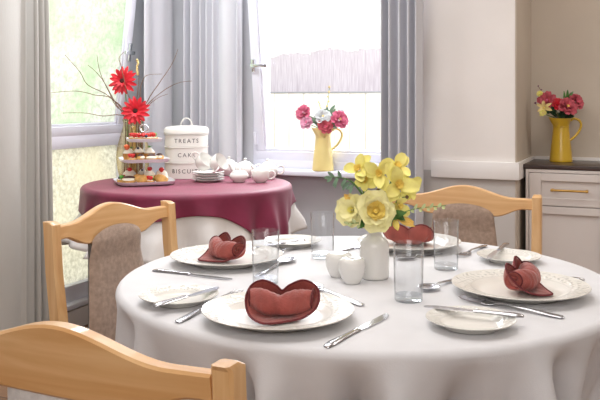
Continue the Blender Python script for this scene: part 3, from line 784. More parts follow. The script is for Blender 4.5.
# --- white vase with yellow bouquet
VB = P(374.5,278,ZT)
t = thing('flower_vase', 'small white ceramic vase holding the yellow flowers', 'vase', VB)
MB().lathe([(0,0),(.029,0),(.0325,.003),(.0335,.008),(.0335,.072),(.0315,.083),(.025,.091),(.0175,.097),(.0155,.103),(.017,.110),(.0225,.117),(.0235,.119),(.0215,.119),(.015,.111),(.0135,.103),(.0145,.095),(0,.09)], 56).build('vase_body', M['china'], t, smooth=180)
VM = VB+Vector((0,0,.108))
BD = 1.83
def bq(px, py, dz=0): return PD(px, py, BD+dz)
def stem_to(p, bend=(0,0)):
    m = (VM+p)/2+RGT*bend[0]+UP*bend[1]; return [VB+Vector((0,0,.085))+RGT*rnd(-.004,.004), VM, m, p]
def leaf_part(p, d, L, W, curl=30, e=20):
    b = MB(); b.petal(L, W, e, curl, .25, 0, 0, 0, 'point', facing(p, d) @ Matrix.Rotation(rnd(0,.4), 4, 'Z')); return b
def leaf_dir(b, p, tip, W, curl=25, shape='point', up=UP):
    """a leaf from p to tip"""
    x = (tip-p); L = x.length; x.normalize(); y = up.cross(x)
    if y.length < 1e-3: y = FWD.copy()
    y.normalize(); z = x.cross(y)
    T = Matrix(((x.x,y.x,z.x,p.x),(x.y,y.y,z.y,p.y),(x.z,y.z,z.z,p.z),(0,0,0,1)))
    b.petal(L*1.04, W, curl*.5, curl, .25, 0, 0, 0, shape, T); return b
# big rose
c = bq(376,211,-.045); X = facing(c-cdir(.0,.15)*.012, cdir(-.05,.22))
outer = petals(X, [(6,.036,.054,34,46,.35,.011,-.010,'round'),(6,.033,.048,58,66,.4,.011,-.006,'round'),(6,.028,.040,74,70,.5,.010,-.001,'round')], .10)
inner = petals(X, [(6,.024,.031,80,66,.5,.0075,.001,'round'),(5,.021,.024,86,58,.6,.005,.002,'round'),(4,.019,.017,92,40,.6,.003,.002,'round')], .12); inner.ball((0,0,.014), .005, X)
lf = MB(); leaf_dir(lf, bq(366,218,-.02), bq(360,228,-.05), .018, up=-FWD); lf2 = MB(); leaf_dir(lf2, bq(385,218,-.02), bq(392,226,-.03), .015, up=-FWD)
bloom_thing('rose', 'large pale yellow rose with golden heart, front of the white vase', 'flower', [('outer_petals', outer, 'p_pale'), ('inner_petals', inner, 'p_gold'), ('leaf', lf, 'leaf'), ('leaf', lf2, 'leaf')], stem_to(c-cdir(0,.1)*.012), 'yellow bouquet flowers', base=VM)
# cream bloom to the left
c = bq(353,210,-.01); X = facing(c, cdir(-.5,.2))
bloom_thing('rose', 'creamy white bloom left of the large yellow rose', 'flower', [('petals', petals(X, [(6,.036,.040,25,20,.35,.004,0,'round'),(5,.030,.034,55,30,.5,.003,.003,'round')], .1), 'p_pale'), ('heart', petals(X, [(4,.014,.014,75,20,.6,.002,.004,'round')]), 'p_yel')], stem_to(c), 'yellow bouquet flowers', base=VM)
def star(px, py, dz, R_, d, lab, cup=22, pm='p_yel', cm='p_gold', n=6):
    c = bq(px, py, dz); X = facing(c, d)
    pe = petals(X, [(n//2,R_,R_*.78,cup,26,.3,.003,0,'oval'),(n-n//2,R_*.95,R_*.74,cup+14,26,.3,.003,.001,'oval')], .12)
    co = petals(X, [(5,R_*.38,R_*.34,72,25,.5,.002,.001,'round')], .15); co.ball((0,0,.004), .003, X)
    return bloom_thing('narcissus', lab, 'flower', [('petals', pe, pm), ('centre', co, cm)], stem_to(c - Vector(d)*.004, (rnd(-.006,.006), 0)), 'yellow bouquet flowers', base=VM)
star(359,170,.02,0.037,cdir(-.5,.75),'yellow open flower at the top left of the bouquet')
star(379,174,.0,0.040,cdir(-.1,.3),'yellow open flower in the upper middle of the bouquet')
star(397,185,-.012,0.049,cdir(.25,.25),'largest yellow open flower with golden centre, right of middle', pm='p_yel')
star(397,168,.02,.037,cdir(.25,.9),'yellow open flower standing topmost in the bouquet')
star(408,186,.02,0.034,cdir(.8,.2),'yellow flower turned to the right edge of the bouquet')
star(398,205,-.004,0.034,cdir(.6,-.2),'yellow flower low on the right, beside the large rose')
star(366,180,.01,0.029,cdir(-.4,.2),'small yellow flower in the left middle of the bouquet', pm='p_yel')
def bud(px, py, tx, ty, lab, m_='p_orange', dz=0, W=.016):
    p0, p1 = bq(px, py, dz), bq(tx, ty, dz-.008); b = MB()
    for k in range(4): leaf_dir(b, p0+RGT*rnd(-.003,.003)+UP*rnd(-.002,.002)-FWD*.003*k, p1+RGT*rnd(-.004,.004)+UP*rnd(-.005,.005), W*rnd(.8,1.1), 20*(1 if k%2 else -1), up=-FWD+UP*rnd(-.5,.5))
    return bloom_thing('flower_bud', lab, 'flower bud', [('petals', b, m_)], stem_to(p0), 'yellow bouquet flowers', base=VM)
bud(355,203,343,194,'orange tinged bud at the left of the bouquet')
bud(354,219,342,214,'yellow bud hanging left beneath the cream bloom', 'p_gold')
bud(398,218,413,224,'orange tinged bud pointing down right from the bouquet')
bud(394,220,397,229,'yellow bud drooping right of the vase neck', 'p_gold')
# small brown seed buds in the middle
b = MB()
for px, py in ((385,191),(389,193),(382,195),(407,197),(378,190),(387,187)):
    b.ball(bq(px,py,-.015), .0042, n=8)
s_ = [bq(376,204,-.01), bq(380,197,-.014), bq(385,191,-.015)]
tt = thing('seed_sprig', 'sprig of small brown and green buds amid the yellow flowers', 'sprig', VM, 0, 'yellow bouquet flowers')
for px, py in ((385,191),(389,193),(382,195),(407,197),(378,190),(387,187)): MB().ball((0,0,0), .0042, n=8).build('bud', M['brownbud'], tt, smooth=180, loc=bq(px,py,-.015)-VM)
q = MB(); q.tube(spline(stem_to(bq(378,198,-.012))), .0015, 6, X=Matrix.Translation(-VM))
for px, py in ((385,191),(389,193),(382,195),(407,197),(378,190),(387,187)): q.tube([bq(378,199,-.012), bq(px,py,-.015)], .0011, 5, X=Matrix.Translation(-VM))
q.build('stem', M['stem'], tt, smooth=180)
# arching green sprig to the left
path = [VM, bq(370,208,.0), bq(362,194,-.02), bq(352,182,-.02), bq(341,177.5,-.02), bq(330,177,-.02)]
b = MB(); lv = MB()
sp_ = spline(path, 5); b.tube(sp_, [.0032-.0022*k/(len(sp_)-1) for k in range(len(sp_))], 6)
for px, py, dx, dy in ((346,179,-5,7),(341,178,-3,-7),(338,178,-5,8),(334,177,-6,-5),(332,177,-5,5),(330,177,-6,1),(350,182,-7,6),(345,181,-2,9),(354,185,-8,4),(336,178,-1,10),(352,184,-2,9)):
    leaf_dir(lv, bq(px,py,-.02), bq(px+dx,py+dy,-.025), .0085, 20, 'oval', up=-FWD)
tt = thing('leaf_sprig', 'arching green sprig reaching left from the vase', 'sprig', VM, 0, 'yellow bouquet flowers')
for nm, mb, mt in (('stem', b, 'leaf'), ('leaves', lv, 'leafg')): mb.bm.transform(Matrix.Translation(-VM)); mb.build(nm, M[mt], tt, smooth=180)
lv = MB(); b = MB()
path = [VM, bq(392,216,.0), bq(404,212,-.02), bq(420,208,-.02), bq(446,205.5,-.02)]; b.tube(spline(path, 5), .0011, 6)
for k, px in enumerate((411,414,419,422,427,430,434,438,442)): leaf_dir(lv, bq(px,210-.1*(px-411),-.02), bq(px+3,(210-.1*(px-411))+(-6 if k%2 else 2.5)*(1-.04*k),-.024), .0075, 25, 'oval', up=-FWD)
tt = thing('leaf_sprig', 'pale bud sprig reaching right from the vase, over the glasses', 'sprig', VM, 0, 'yellow bouquet flowers')
for nm, mb, mt in (('stem', b, 'stem'), ('leaves', lv, 'budg')): mb.bm.transform(Matrix.Translation(-VM)); mb.build(nm, M[mt], tt, smooth=180)
lv = MB(); b = MB(); b.tube(spline([VM, bq(368,224,-.03), bq(356,223,-.035), bq(347,224,-.035)], 5), .0012, 6)
for px, py, dx, dy in ((356,223,-4,-4),(352,223,-4,3),(349,224,-5,-2),(360,224,-3,4)): leaf_dir(lv, bq(px,py,-.035), bq(px+dx,py+dy,-.04), .0075, 20, 'oval', up=-FWD)
tt = thing('leaf_sprig', 'tiny pale sprig low on the left, below the cream bloom', 'sprig', VM, 0, 'yellow bouquet flowers')
for nm, mb, mt in (('stem', b, 'stem'), ('leaves', lv, 'budg')): mb.bm.transform(Matrix.Translation(-VM)); mb.build(nm, M[mt], tt, smooth=180)
for (p0, p1, W_, lab) in (((384,219),(407,213),.024,'green leaf on the right below the yellow flowers'),((389,212),(405,221),.02,'green leaf at lower right, overlapping the vase flowers'),((370,222),(358,229),.016,'green leaf hanging left of the vase neck')):
    b = MB(); leaf_dir(b, bq(*p0,.0), bq(*p1,-.02), W_, 40, up=-FWD+UP*.5)
    bloom_thing('leaf', lab, 'leaf', [('blade', b, 'leaf')], stem_to(bq(*p0,.0)), 'yellow bouquet flowers', base=VM)

# --- mustard jugs with flowers
def make_jug(label, loc, rz, mt):
    t = thing('jug', label, 'jug', loc, rz, 'enamel jugs')
    b = MB()
    def fn(i, j):
        pf = ((0,.0),(.056,.0),(.0585,.003),(.058,.01),(.052,.07),(.045,.13),(.0405,.178),(.0402,.186),(.043,.196),(.0475,.21),(.0505,.226),(.0505,.228),(.0488,.226),(.045,.209),(.0395,.19),(.037,.16),(0,.15))
        k = int(round(j*16)); r, z = pf[k]; a = 2*PI*i
        lip = max(0, math.cos(a-PI))**8*max(0, (z-.19)/.038)*.014 if k >= 8 and k < 14 else 0
        return ((r+lip)*math.cos(a), (r+lip)*math.sin(a), z+lip*.4)
    b.grid(fn, 48, 16, cu=True); bmesh.ops.remove_doubles(b.bm, verts=b.bm.verts[:], dist=1e-6)
    b.build('jug_body', M[mt], t, smooth=50)
    pts = spline([(.048,0,.214),(.066,0,.226),(.092,0,.216),(.102,0,.192),(.092,0,.160),(.070,0,.132),(.046,0,.112)], 6)
    MB().tube(pts, .0065, 8, flat=1.0).build('handle', M[mt], t, smooth=180)
    MB().tube([(.0412*math.cos(2*PI*k/40), .0412*math.sin(2*PI*k/40), .183) for k in range(41)], .002, 6, caps=False).build('neck_band', M[mt], t, smooth=180)
    return t
JL = P(323,170.8,.781); JR = Vector((0,0,0))
dv = 3.978; d_ = dv/(.02875*sY+cY); JL = room((323-300)/F*d_, d_, .781)
make_jug('pale yellow jug with pink flowers on the window sill', JL, YAW, 'jug_pale')
dv = 4.40; k_ = (561-300)/F; d_ = dv/(k_*sY+cY); JR = room(k_*d_, d_, .8365)
make_jug('mustard yellow jug with red flowers on the dark worktop', JR, YAW-.12, 'jug')
dL = JL.dot(FWD); dR = JR.dot(FWD)
def jug_flowers(J, d0, items, group, where):
    mouth = J+Vector((0,0,.215)); low = J+Vector((0,0,.17))
    for kind, px, py, s, m1, m2, dr, lab in items:
        c = PD(px, py, d0+dr); dd = cdir((px-(300+F*J.dot(RGT)/d0))*.03, .45)
        st = [low+RGT*rnd(-.012,.012)+FWD*rnd(-.012,.012), mouth+RGT*rnd(-.015,.015), c-dd*.01]
        if kind == 'peony':
            X = facing(c, dd); a, e = peony(X, s); bloom_thing('peony', lab, 'flower', [('petals', a, m1), ('centre', e, m2)], st, group, base=mouth)
        elif kind == 'lily':
            X = facing(c, dd); bloom_thing('lily', lab, 'flower', [('petals', petals(X, [(6,s,s*.45,30,50,.3,.003,0,'point')]), m1), ('centre', MB().ball((0,0,.006), s*.12, X), m2)], st, group, base=mouth)
        elif kind == 'sprig':
            top = c; bl = []
            for k in range(6):
                q = mouth.lerp(top, .45+.11*k); bl.append(('bud', MB().ball(q+RGT*rnd(-.008,.008), s*rnd(.7,1.2), n=8), m1))
            bloom_thing('flower_sprig', lab, 'sprig', bl, [low, mouth, mouth.lerp(top,.5)+RGT*.004, top], group, base=mouth, stem_r=.0016, stem_m=m2)
        elif kind == 'leaves':
            b = MB()
            for k in range(9):
                a = mouth.lerp(c, .3+.08*k); tip = c+RGT*rnd(-s,s)+UP*rnd(-s*.6,s)+FWD*rnd(-s*.6,s*.5); leaf_dir(b, a, tip, s*.5, 25, 'oval', up=-FWD+UP*.3)
            bloom_thing('leaf_sprig', lab, 'sprig', [('leaves', b, m1)], st, group, base=mouth)
jug_flowers(JL, dL, [
 ('peony',304,113,.042,'p_pink','p_blush',0,'dusky pink peony furthest left in the sill jug'),
 ('peony',307,123,.036,'p_blush','p_pink',-.03,'pale blush peony drooping left over the sill jug'),
 ('peony',323,117,.042,'p_white','p_cream',-.03,'white flower in the middle of the sill jug'),
 ('peony',339,120,.050,'p_pink','p_cream',-.03,'bright pink peony furthest right in the sill jug'),
 ('peony',325,127,.040,'p_rose','p_pink',-.05,'deep pink peony low over the rim of the sill jug'),
 ('sprig',329.5,87,.006,'p_cream','stem',0,'tall blossom sprig rising from the sill jug'),
 ('sprig',319,102,.006,'p_yel','stem',0,'short yellow flecked sprig in the sill jug'),
 ('leaves',314,122,.045,'leafg','leafg',-.01,'grey green leaves at the left of the sill jug'),
 ('leaves',331,124,.045,'leafg','leafg',-.02,'grey green leaves at the right of the sill jug'),
 ('leaves',330,110,.035,'leafg','leafg',.0,'grey green leaves high in the sill jug'),
 ('peony',341,113,.022,'p_white','p_white',.02,'small white flower above the bright pink peony'),
], 'sill jug flowers', 'sill')
jug_flowers(JR, dR, [
 ('peony',547,101,.046,'p_rose','p_pink',-.01,'dusky red peony on the left of the worktop jug'),
 ('peony',567,107,.048,'p_rose','p_gold',-.05,'dusky red peony with golden eye in the worktop jug'),
 ('peony',575,102,.042,'p_rose','p_pink',.0,'dusky red peony on the right of the worktop jug'),
 ('peony',558,105,.032,'p_crim','p_crim',-.04,'bright crimson flower in the middle of the worktop jug'),
 ('peony',552,104,.026,'p_purple','p_purple',-.01,'small purple flower left of the crimson one'),
 ('lily',544,108,.042,'p_cream','p_gold',-.04,'cream lily leaning left from the worktop jug'),
 ('peony',540,94,.016,'p_yel','p_yel',0,'small yellow flower at the upper left of the worktop jug'),
 ('peony',543,113,.018,'p_yel','p_yel',-.05,'small yellow flower at the lower left of the worktop jug'),
 ('sprig',538,86,.005,'p_purple','twig',0,'thin dark sprig at the upper left of the worktop jug'),
 ('sprig',534,103,.006,'p_purple','twig',0,'purple budded sprig furthest left in the worktop jug'),
 ('leaves',568,95,.030,'leaf','leaf',0,'feathery green sprig on top of the worktop jug'),
 ('leaves',548,111,.036,'leafd','leafd',-.03,'dark green leaves at the left rim of the worktop jug'),
 ('leaves',562,113,.034,'leafd','leafd',-.05,'dark green leaves at the front rim of the worktop jug'),
 ('leaves',573,113,.036,'leafd','leafd',-.02,'dark green leaves at the right rim of the worktop jug'),
], 'worktop jug flowers', 'worktop')

# ------------------------------------------------------------------ corner table: amber vase, red flowers, twigs
AV = room((133-300)/F*4.13, 4.13, ZR)
t = thing('glass_vase', 'tall amber glass vase behind the cake stand', 'vase', AV)
MB().lathe([(q_*1.1, z_) for q_, z_ in [(0,.003),(.055,.0),(.062,.004),(.072,.05),(.078,.105),(.074,.16),(.060,.215),(.048,.26),(.045,.285),(.05,.305),(.048,.305),(.043,.285),(.046,.26),(.058,.215),(.072,.16),(.076,.105),(.070,.05),(.06,.010),(0,.010)]], 48).build('vase_body', M['amber'], t, smooth=180)
b = MB()
for k in range(22):
    a = rnd(0,2*PI); r0, r1 = rnd(.005,.028), rnd(.0,.020); b.tube([Vector((r0*math.cos(a), r0*math.sin(a), .012)), Vector((rnd(.2,1)*r1*math.cos(a+1), r1*math.sin(a+1), .27))], .0017, 5)
o = b.build('straw_filling', M['straw'], smooth=180, loc=AV); tag(o, 'golden straw standing inside the amber glass vase', 'straw', kind='stuff')
AM = AV+Vector((0,0,.29))
def ring_at(k, r): return Vector((r*math.cos(k), r*math.sin(k), 0))
for px, py, dz, s, lab, dd in ((123,81,-.02,.068,'red gerbera flower, upper of two in the amber vase',cdir(-.15,.1)),(135.5,111,-.07,.066,'red gerbera flower, lower of two in the amber vase',cdir(.1,.1))):
    c = PD(px, py, 4.13+dz); X = facing(c, dd)
    pe = petals(X, [(15,s,s*.30,8,14,.2,.008,0,'strap'),(13,s*.86,s*.27,24,20,.2,.008,.004,'strap'),(10,s*.55,s*.2,44,20,.2,.006,.007,'strap')])
    ce = MB().ball((0,0,.010), .014, X, sz=.6)
    bloom_thing('gerbera', lab, 'flower', [('petals', pe, 'p_red'), ('centre', ce, 'p_redc')], [AV+ring_at(px*.7, .040)+Vector((0,0,.02)), AM+ring_at(px*.7, .036), c-dd*.02, c-dd*.002], 'red gerberas', stem_r=.003, base=AM)
def tw(px, py): 
    d0 = 4.12-max(0, 134-px)*.0045+0*max(0, px-134); return PD(px, py, d0)
twigs = [([(110,97),(88,85),(80,72),(65,55)],'dry twig reaching furthest up and left from the amber vase'),
 ([(112,99),(95,95),(76,91),(48,93)],'dry twig reaching level to the left above the transom'),
 ([(116,104),(104,82),(96,72),(88,65)],'dry twig slanting up left, next to the upper gerbera'),
 ([(119,115),(103,116),(85,113),(63,113)],'dry twig lying low to the left, just above the transom'),
 ([(147,105),(163,91),(178,83),(192,81)],'dry twig curving up right before the curtain'),
 ([(148,100),(160,82),(172,64),(178,49)],'dry twig rising furthest up right before the corner curtain'),
 ([(140,92),(143,80),(148,75),(162,74)],'short dry twig bending right above the lower gerbera'),
 ([(128,95),(121,66),(119,58),(124,52)],'dry twig hooking up behind the upper gerbera'),
 ([(146,108),(158,98),(168,94)],'short dry twig right of the lower gerbera'),
 ([(137,98),(139,74),(136,60)],'dry twig with pale seed head upright in the amber vase'),
 ([(118,108),(109,92),(100,72),(97,55)],'thin dry twig left of the upper gerbera')]
for k, (pts, lab) in enumerate(twigs):
    ka = YAW+(PI-.5*(k-3) if k < 4 or k == 10 else -.9+.45*(k-4))+(.25 if k == 10 else 0)
    P3 = [AV+ring_at(ka, .046)+Vector((0,0,.02)), AM+ring_at(ka, .039)]+[tw(*p) for p in pts]
    sp_ = spline(P3, 5); n = len(sp_); b = MB(); b.tube(sp_, [.0032-.0021*i/(n-1) for i in range(n)], 5)
    tt = thing('twig', lab, 'twig', AV, 0, 'dry twigs in the amber vase'); b.bm.transform(Matrix.Translation(-AV)); b.build('branch', M['twig'], tt, smooth=180)
    if k == 9:
        q = MB()
        for i in range(10): q.ball(tw(137.5+rnd(-1,1), 60+i*1.6)-AV, .006, n=6)
        q.build('seed_head', M['p_cream'], tt, smooth=180)

# ------------------------------------------------------------------ cake stand
CS = room((144-300)/F*3.86, 3.86, ZR)
t = thing('cake_stand', 'three tier cake stand with silver trays on the maroon cloth', 'cake stand', CS, YAW)
tiers = ((.150,.008),(.124,.112),(.088,.208))
def tray(h, z):
    b = MB()
    def fn(i, j):
        a = 2*PI*i; ca, sa = math.cos(a), math.sin(a); p = .45
        x = math.copysign(abs(ca)**p, ca); y = math.copysign(abs(sa)**p, sa); rot = .35
        x, y = x*math.cos(rot)-y*math.sin(rot), x*math.sin(rot)+y*math.cos(rot)
        k = (0,.91,.955,1.0,1.01,1.0,.96,.90,0)[int(round(j*8))]; dz = (.0,.0,.004,.013,.013,.011,-.001,-.004,-.004)[int(round(j*8))]
        return (x*h*k*.92, y*h*k*.92, z+dz)
    b.grid(fn, 64, 8, cu=True); bmesh.ops.remove_doubles(b.bm, verts=b.bm.verts[:], dist=1e-6)
    b.build('tray', M['silverplate'], t, smooth=50)
for h, z in tiers: tray(h, z)
MB().lathe([(0,0),(.05,0),(.05,.003),(.03,.006),(0,.006)], 32).build('foot', M['chrome'], t)
MB().tube([(0,0,.0),(0,0,.25)], .0045, 12).build('pole', M['chrome'], t)
MB().tube([(.020*math.cos(2*PI*k/32), 0, .268+.018*math.sin(2*PI*k/32)) for k in range(33)], .003, 8, caps=False).build('handle', M['chrome'], t, smooth=180)
def cake_base(name, label, cat, x, y, tier, group='cakes on the stand', rz=0):
    p = CS+RGT*x+FWD*y; p.z = ZR+tiers[tier][1]+.0012
    o = thing(name, label, cat, p, YAW+rz, group); o.scale = (1.24,1.24,1.26); return o
def swirl(t, r, z, mt='cream', h=.022):
    MB().lathe([(r*.2,z),(r,z+.001),(r*1.05,z+h*.25),(r*.8,z+h*.45),(r*.82,z+h*.55),(r*.5,z+h*.78),(r*.5,z+h*.84),(0,z+h*1.08)], 20).build('cream_swirl', M[mt], t, smooth=180)
def berry(t, c, r=.010, mt='berry', nm='strawberry'):
    b = MB(); b.lathe([(0,0),(r*.5,r*.35),(r*.95,r*1.1),(r,r*1.5),(r*.7,r*1.9),(0,r*2)], 14, X=Matrix.Translation(c) @ Matrix.Rotation(rnd(-.5,.5), 4, 'X')); b.build(nm, M[mt], t, smooth=180)
def mint(t, c):
    b = MB()
    for k in range(4): b.petal(.016, .010, 35, 30, .3, k*PI/2+.4, 0, 0, 'point', Matrix.Translation(c), ns=3, nt=2)
    b.build('mint_leaf', M['mint'], t, smooth=180)
def cupcake(lab, x, y, tier, top='berry', r=.022, h=.026, sm='sponge'):
    t = cake_base('cupcake', lab, 'cake', x, y, tier)
    b = MB(); rings = [[((rr*(1+.04*(k%2)))*math.cos(2*PI*k/24), (rr*(1+.04*(k%2)))*math.sin(2*PI*k/24), z) for k in range(24)] for rr, z in ((r*.78,0),(r,h))]
    b.loft(rings); b.build('sponge', M[sm], t, smooth=0); swirl(t, r*.95, h)
    if top == 'berry': berry(t, (0,-.005,h+.014))
    if top == 'orange': berry(t, (-.004,-.006,h+.012), .012, 'orangeb', 'fruit'); mint(t, (.012,0,h+.02))
    if top == 'mint': mint(t, (0,-.002,h+.022))
    if top == 'blue': MB().ball((0,-.010,h+.018), .005, n=8).build('blueberry', M['blue'], t, smooth=180)
    return t
def eclair(lab, x, y, tier, rz=0, L=.03):
    t = cake_base('eclair', lab, 'cake', x, y, tier, rz=rz)
    X = Matrix.Translation((0,0,.013)); MB().ball((0,0,0), .0135, X, 14, sx=L/.0135, sz=1).build('choux', M['pastry'], t, smooth=180)
    MB().ball((0,0,.0055), .0115, X, 14, sx=L*.86/.0115, sz=.9).build('chocolate_icing', M['choc'], t, smooth=180)
    MB().ball((0,-.006,.002), .0105, X, 12, sx=L*.9/.0105, sz=.6).build('cream_filling', M['cream'], t, smooth=180); return t
def puff(lab, x, y, tier, fruit='berry', r=.027):
    t = cake_base('cream_puff', lab, 'cake', x, y, tier)
    MB().lathe([(0,0),(r*.8,0),(r,.007),(r*.98,.014),(0,.016)], 20).build('choux', M['pastry'], t, smooth=180)
    MB().lathe([(r*.9,.013),(r*1.0,.019),(r*.92,.025),(0,.027)], 20).build('cream_filling', M['cream'], t, smooth=180)
    MB().lathe([(r*.88,.024),(r*.85,.033),(r*.5,.043),(0,.046)], 20).build('choux_lid', M['cream'], t, smooth=180)
    if fruit: berry(t, (.002,-.012,.036), .010)
    return t
def roll_cake(lab, x, y, tier, rz):
    t = cake_base('croissant', lab, 'pastry', x, y, tier, rz=rz); b = MB()
    pts = [(.030*math.sin(a), .012*(1-math.cos(a)), .0172) for a in [(-1.1+2.2*k/12) for k in range(13)]]
    b.tube(pts, [.004+.011*math.sin(PI*k/12)*(1+.12*(k%2)) for k in range(13)], 10); b.build('dough', M['pastry'], t, smooth=50); return t
def tart(lab, x, y, tier, cols=('berry','berry','blue'), r=.024):
    t = cake_base('fruit_tart', lab, 'cake', x, y, tier)
    MB().lathe([(0,0),(r*.8,0),(r,.012),(r*.9,.012),(r*.84,.008),(0,.008)], 20).build('pastry_case', M['pastry'], t, smooth=40)
    MB().lathe([(r*.86,.008),(r*.6,.014),(0,.016)], 16).build('custard', M['cream'], t, smooth=180)
    for k, cc in enumerate(cols):
        a = k*2*PI/len(cols)+.4-PI/2; berry(t, (r*.45*math.cos(a), r*.45*math.sin(a), .011), .0095 if cc != 'blue' else .006, cc, 'fruit')
    return t
# bottom tier
puff('cream puff with strawberry at the left of the bottom tier', -.070, .0, 0, r=.03)
eclair('chocolate eclair at the front left of the bottom tier', -.056, -.068, 0)
roll_cake('small croissant at the front middle of the bottom tier', .006, -.078, 0, .3)
cupcake('cream cupcake with red berry in the middle of the bottom tier', .034, -.030, 0)
puff('cream puff with red berry at the right of the bottom tier', .084, .008, 0, r=.026)
roll_cake('larger golden pastry at the front right of the bottom tier', .085, -.05, 0, -.3)
tart('strawberry tart at the left front corner of the bottom tier', -.100, -.040, 0, ('mint','berry','blue'), r=.018)
tart('little red fruit tart between the croissant and the right pastry', .045, -.083, 0, ('berry','mint','berry'), r=.016)
roll_cake('golden pastry half hidden at the left middle of the bottom tier', -.025, -.028, 0, 1.2)
cupcake('chocolate topped cupcake at the back of the bottom tier, beside the pole', -.012, .030, 0, 'blue', r=.02)
# middle tier
eclair('small chocolate eclair at the front right corner of the middle tier', .050, -.076, 1, .2, .022)
cupcake('cupcake with orange fruit and mint at the left of the middle tier', -.070, -.024, 1, 'orange', r=.021)
cupcake('tall cream cupcake with blueberry on the middle tier', -.020, -.030, 1, 'blue', r=.02, h=.03)
eclair('chocolate finger standing front centre on the middle tier', -.002, -.070, 1, 1.3, .018)
cupcake('brown cupcake topped with mint on the middle tier', .032, -.030, 1, 'mint', r=.021, h=.028)
eclair('chocolate eclair at the right of the middle tier', .078, -.016, 1, -.4, .018)
tart('red fruit tart at the front left of the middle tier', -.042, -.066, 1, ('berry','choc','berry'), r=.018)
# top tier
for x, y, cols, lab in ((-.046,-.014,('berry','mint','berry'),'leftmost strawberry tart on the top tier'),(-.018,-.044,('berry','blue','berry'),'front left strawberry tart on the top tier'),
                        (.018,-.045,('blue','berry','berry'),'front right strawberry tart on the top tier'),(.046,-.016,('berry','mint','berry'),'rightmost strawberry tart on the top tier'),(.024,.034,('berry','berry','blue'),'strawberry tart at the back of the top tier')):
    tart(lab, x, y, 2, cols, r=.021)

# ------------------------------------------------------------------ cake tins
TN = room((186.5-300)/F*4.19, 4.19, ZR)
def lettering(body, size, r, zc, parent):
    cu = bpy.data.curves.new('lettering', 'FONT'); cu.body = body; cu.size = size; cu.align_x = 'CENTER'; cu.align_y = 'CENTER'; cu.space_character = 1.35; cu.resolution_u = 3
    tmp = bpy.data.objects.new('lettering_tmp', cu); C.objects.link(tmp)
    dg = bpy.context.evaluated_depsgraph_get(); me = bpy.data.meshes.new_from_object(tmp.evaluated_get(dg))
    bpy.data.objects.remove(tmp)
    a0 = -PI/2
    for v in me.vertices:
        a = a0+v.co.x/r; v.co = Vector(((r+.0009)*math.cos(a), (r+.0009)*math.sin(a), zc+v.co.y))
    me.materials.clear(); me.materials.append(M['ink'])
    o = bpy.data.objects.new('lettering', me); C.objects.link(o); o.parent = parent
    md = o.modifiers.new('thickness', 'SOLIDIFY'); md.thickness = .0006; return o
r = .114; zt = 0
fr = YAW + math.atan2(-113/800, 1)*-1*0
for body, h, lab in (('BISCUITS',.084,'cream round tin reading BISCUITS, bottom of the stack'),('CAKE',.079,'cream round tin reading CAKE, middle of the stack'),('TREATS',.064,'cream round tin reading TREATS, top of the stack with lid')):
    t = thing('cake_tin', lab, 'tin', TN+Vector((0,0,zt)), YAW+math.radians(8), 'stacked cream tins')
    MB().lathe([(0,.001),(r-.004,.0),(r-.002,.002),(r-.002,h-.006),(r+.0015,h-.005),(r+.0022,h-.003),(r+.0015,h-.001),(r-.003,h),(0,h)], 72).build('tin_body', M['tin'], t, smooth=40)
    lettering(body, .030, r-.002, h*.46, t); zt += h+.0008
    if body == 'TREATS':
        MB().lathe([(r,h+.0005),(r+.003,h+.002),(r+.003,h+.022),(r-.002,h+.030),(r*.9,h+.036),(r*.5,h+.041),(0,h+.042)], 72).build('lid', M['tin'], t, smooth=40)
        MB().tube([(.030*math.cos(PI*k/16), 0, h+.038+.042*math.sin(PI*k/16)) for k in range(17)], .0035, 8).build('handle', M['tin'], t, smooth=180)

# ------------------------------------------------------------------ tea things
def on_rear(px, d): return room((px-300)/F*d, d, ZR)
S0 = on_rear(208.5, 3.97)
sau = None
for k, lab in enumerate(('white saucer at the bottom of the saucer stack','white saucer second from the bottom of the stack','white saucer third from the bottom of the stack','white saucer on top of the saucer stack, under the tipped cups')):
    loc = S0+Vector((0,0,k*.012))
    if sau is None:
        b = MB(); b.lathe([(0,.004),(.045,.004),(.052,.0065),(.079,.0155),(.0795,.0165),(.078,.0165),(.052,.0100),(.045,.0075),(0,.0075)][::-1], 56)
        sau = tag(b.build('saucer', M['china'], smooth=50, loc=loc-Vector((0,0,.004))), lab, 'saucer', 'stacked white saucers')
    else: dup(sau, loc-Vector((0,0,.004)), None, lab)
def make_cup(label, loc, rot):
    t = thing('teacup', label, 'cup', loc, 0, 'white teacups'); t.scale = (1.06,1.06,1.02); t.rotation_euler = rot
    MB().lathe([(0,.002),(.022,.0),(.025,.002),(.027,.006),(.036,.014),(.041,.03),(.0425,.058),(.0415,.059),(.0395,.057),(.038,.03),(.033,.016),(.024,.008),(0,.007)], 44).build('cup_body', M['china'], t, smooth=60)
    MB().tube(spline([(.0405,0,.050),(.055,0,.054),(.066,0,.044),(.064,0,.028),(.052,0,.018),(.036,0,.016)], 5), .0042, 8).build('handle', M['china'], t, smooth=180)
    return t
cup = make_cup('white teacup standing upright beside the sugar bowl', on_rear(260.5, 3.92), (0,0,YAW))
z1 = .0285+.0165-.004
def tipped(px, dd, tilt_r, h, lab, hz):
    c = on_rear(px, dd); X = Matrix.Translation(c+Vector((0,0,h)))
    e = (Matrix.Rotation(YAW, 4, 'Z') @ Matrix.Rotation(tilt_r, 4, 'Y') @ Matrix.Rotation(.45, 4, 'X') @ Matrix.Rotation(hz, 4, 'Z')).to_euler()
    dup(cup, c+Vector((0,0,h)), e, lab)
tipped(199.5, 3.985, math.radians(48), .074, 'white teacup tilted over at the left on the saucer stack', PI+.3)
tipped(213, 3.95, math.radians(58), .076, 'white teacup tilted over at the right on the saucer stack', -1.2)
t = thing('sugar_bowl', 'squat white lidded sugar bowl at the front of the tea things', 'bowl', on_rear(239, 3.94), YAW)
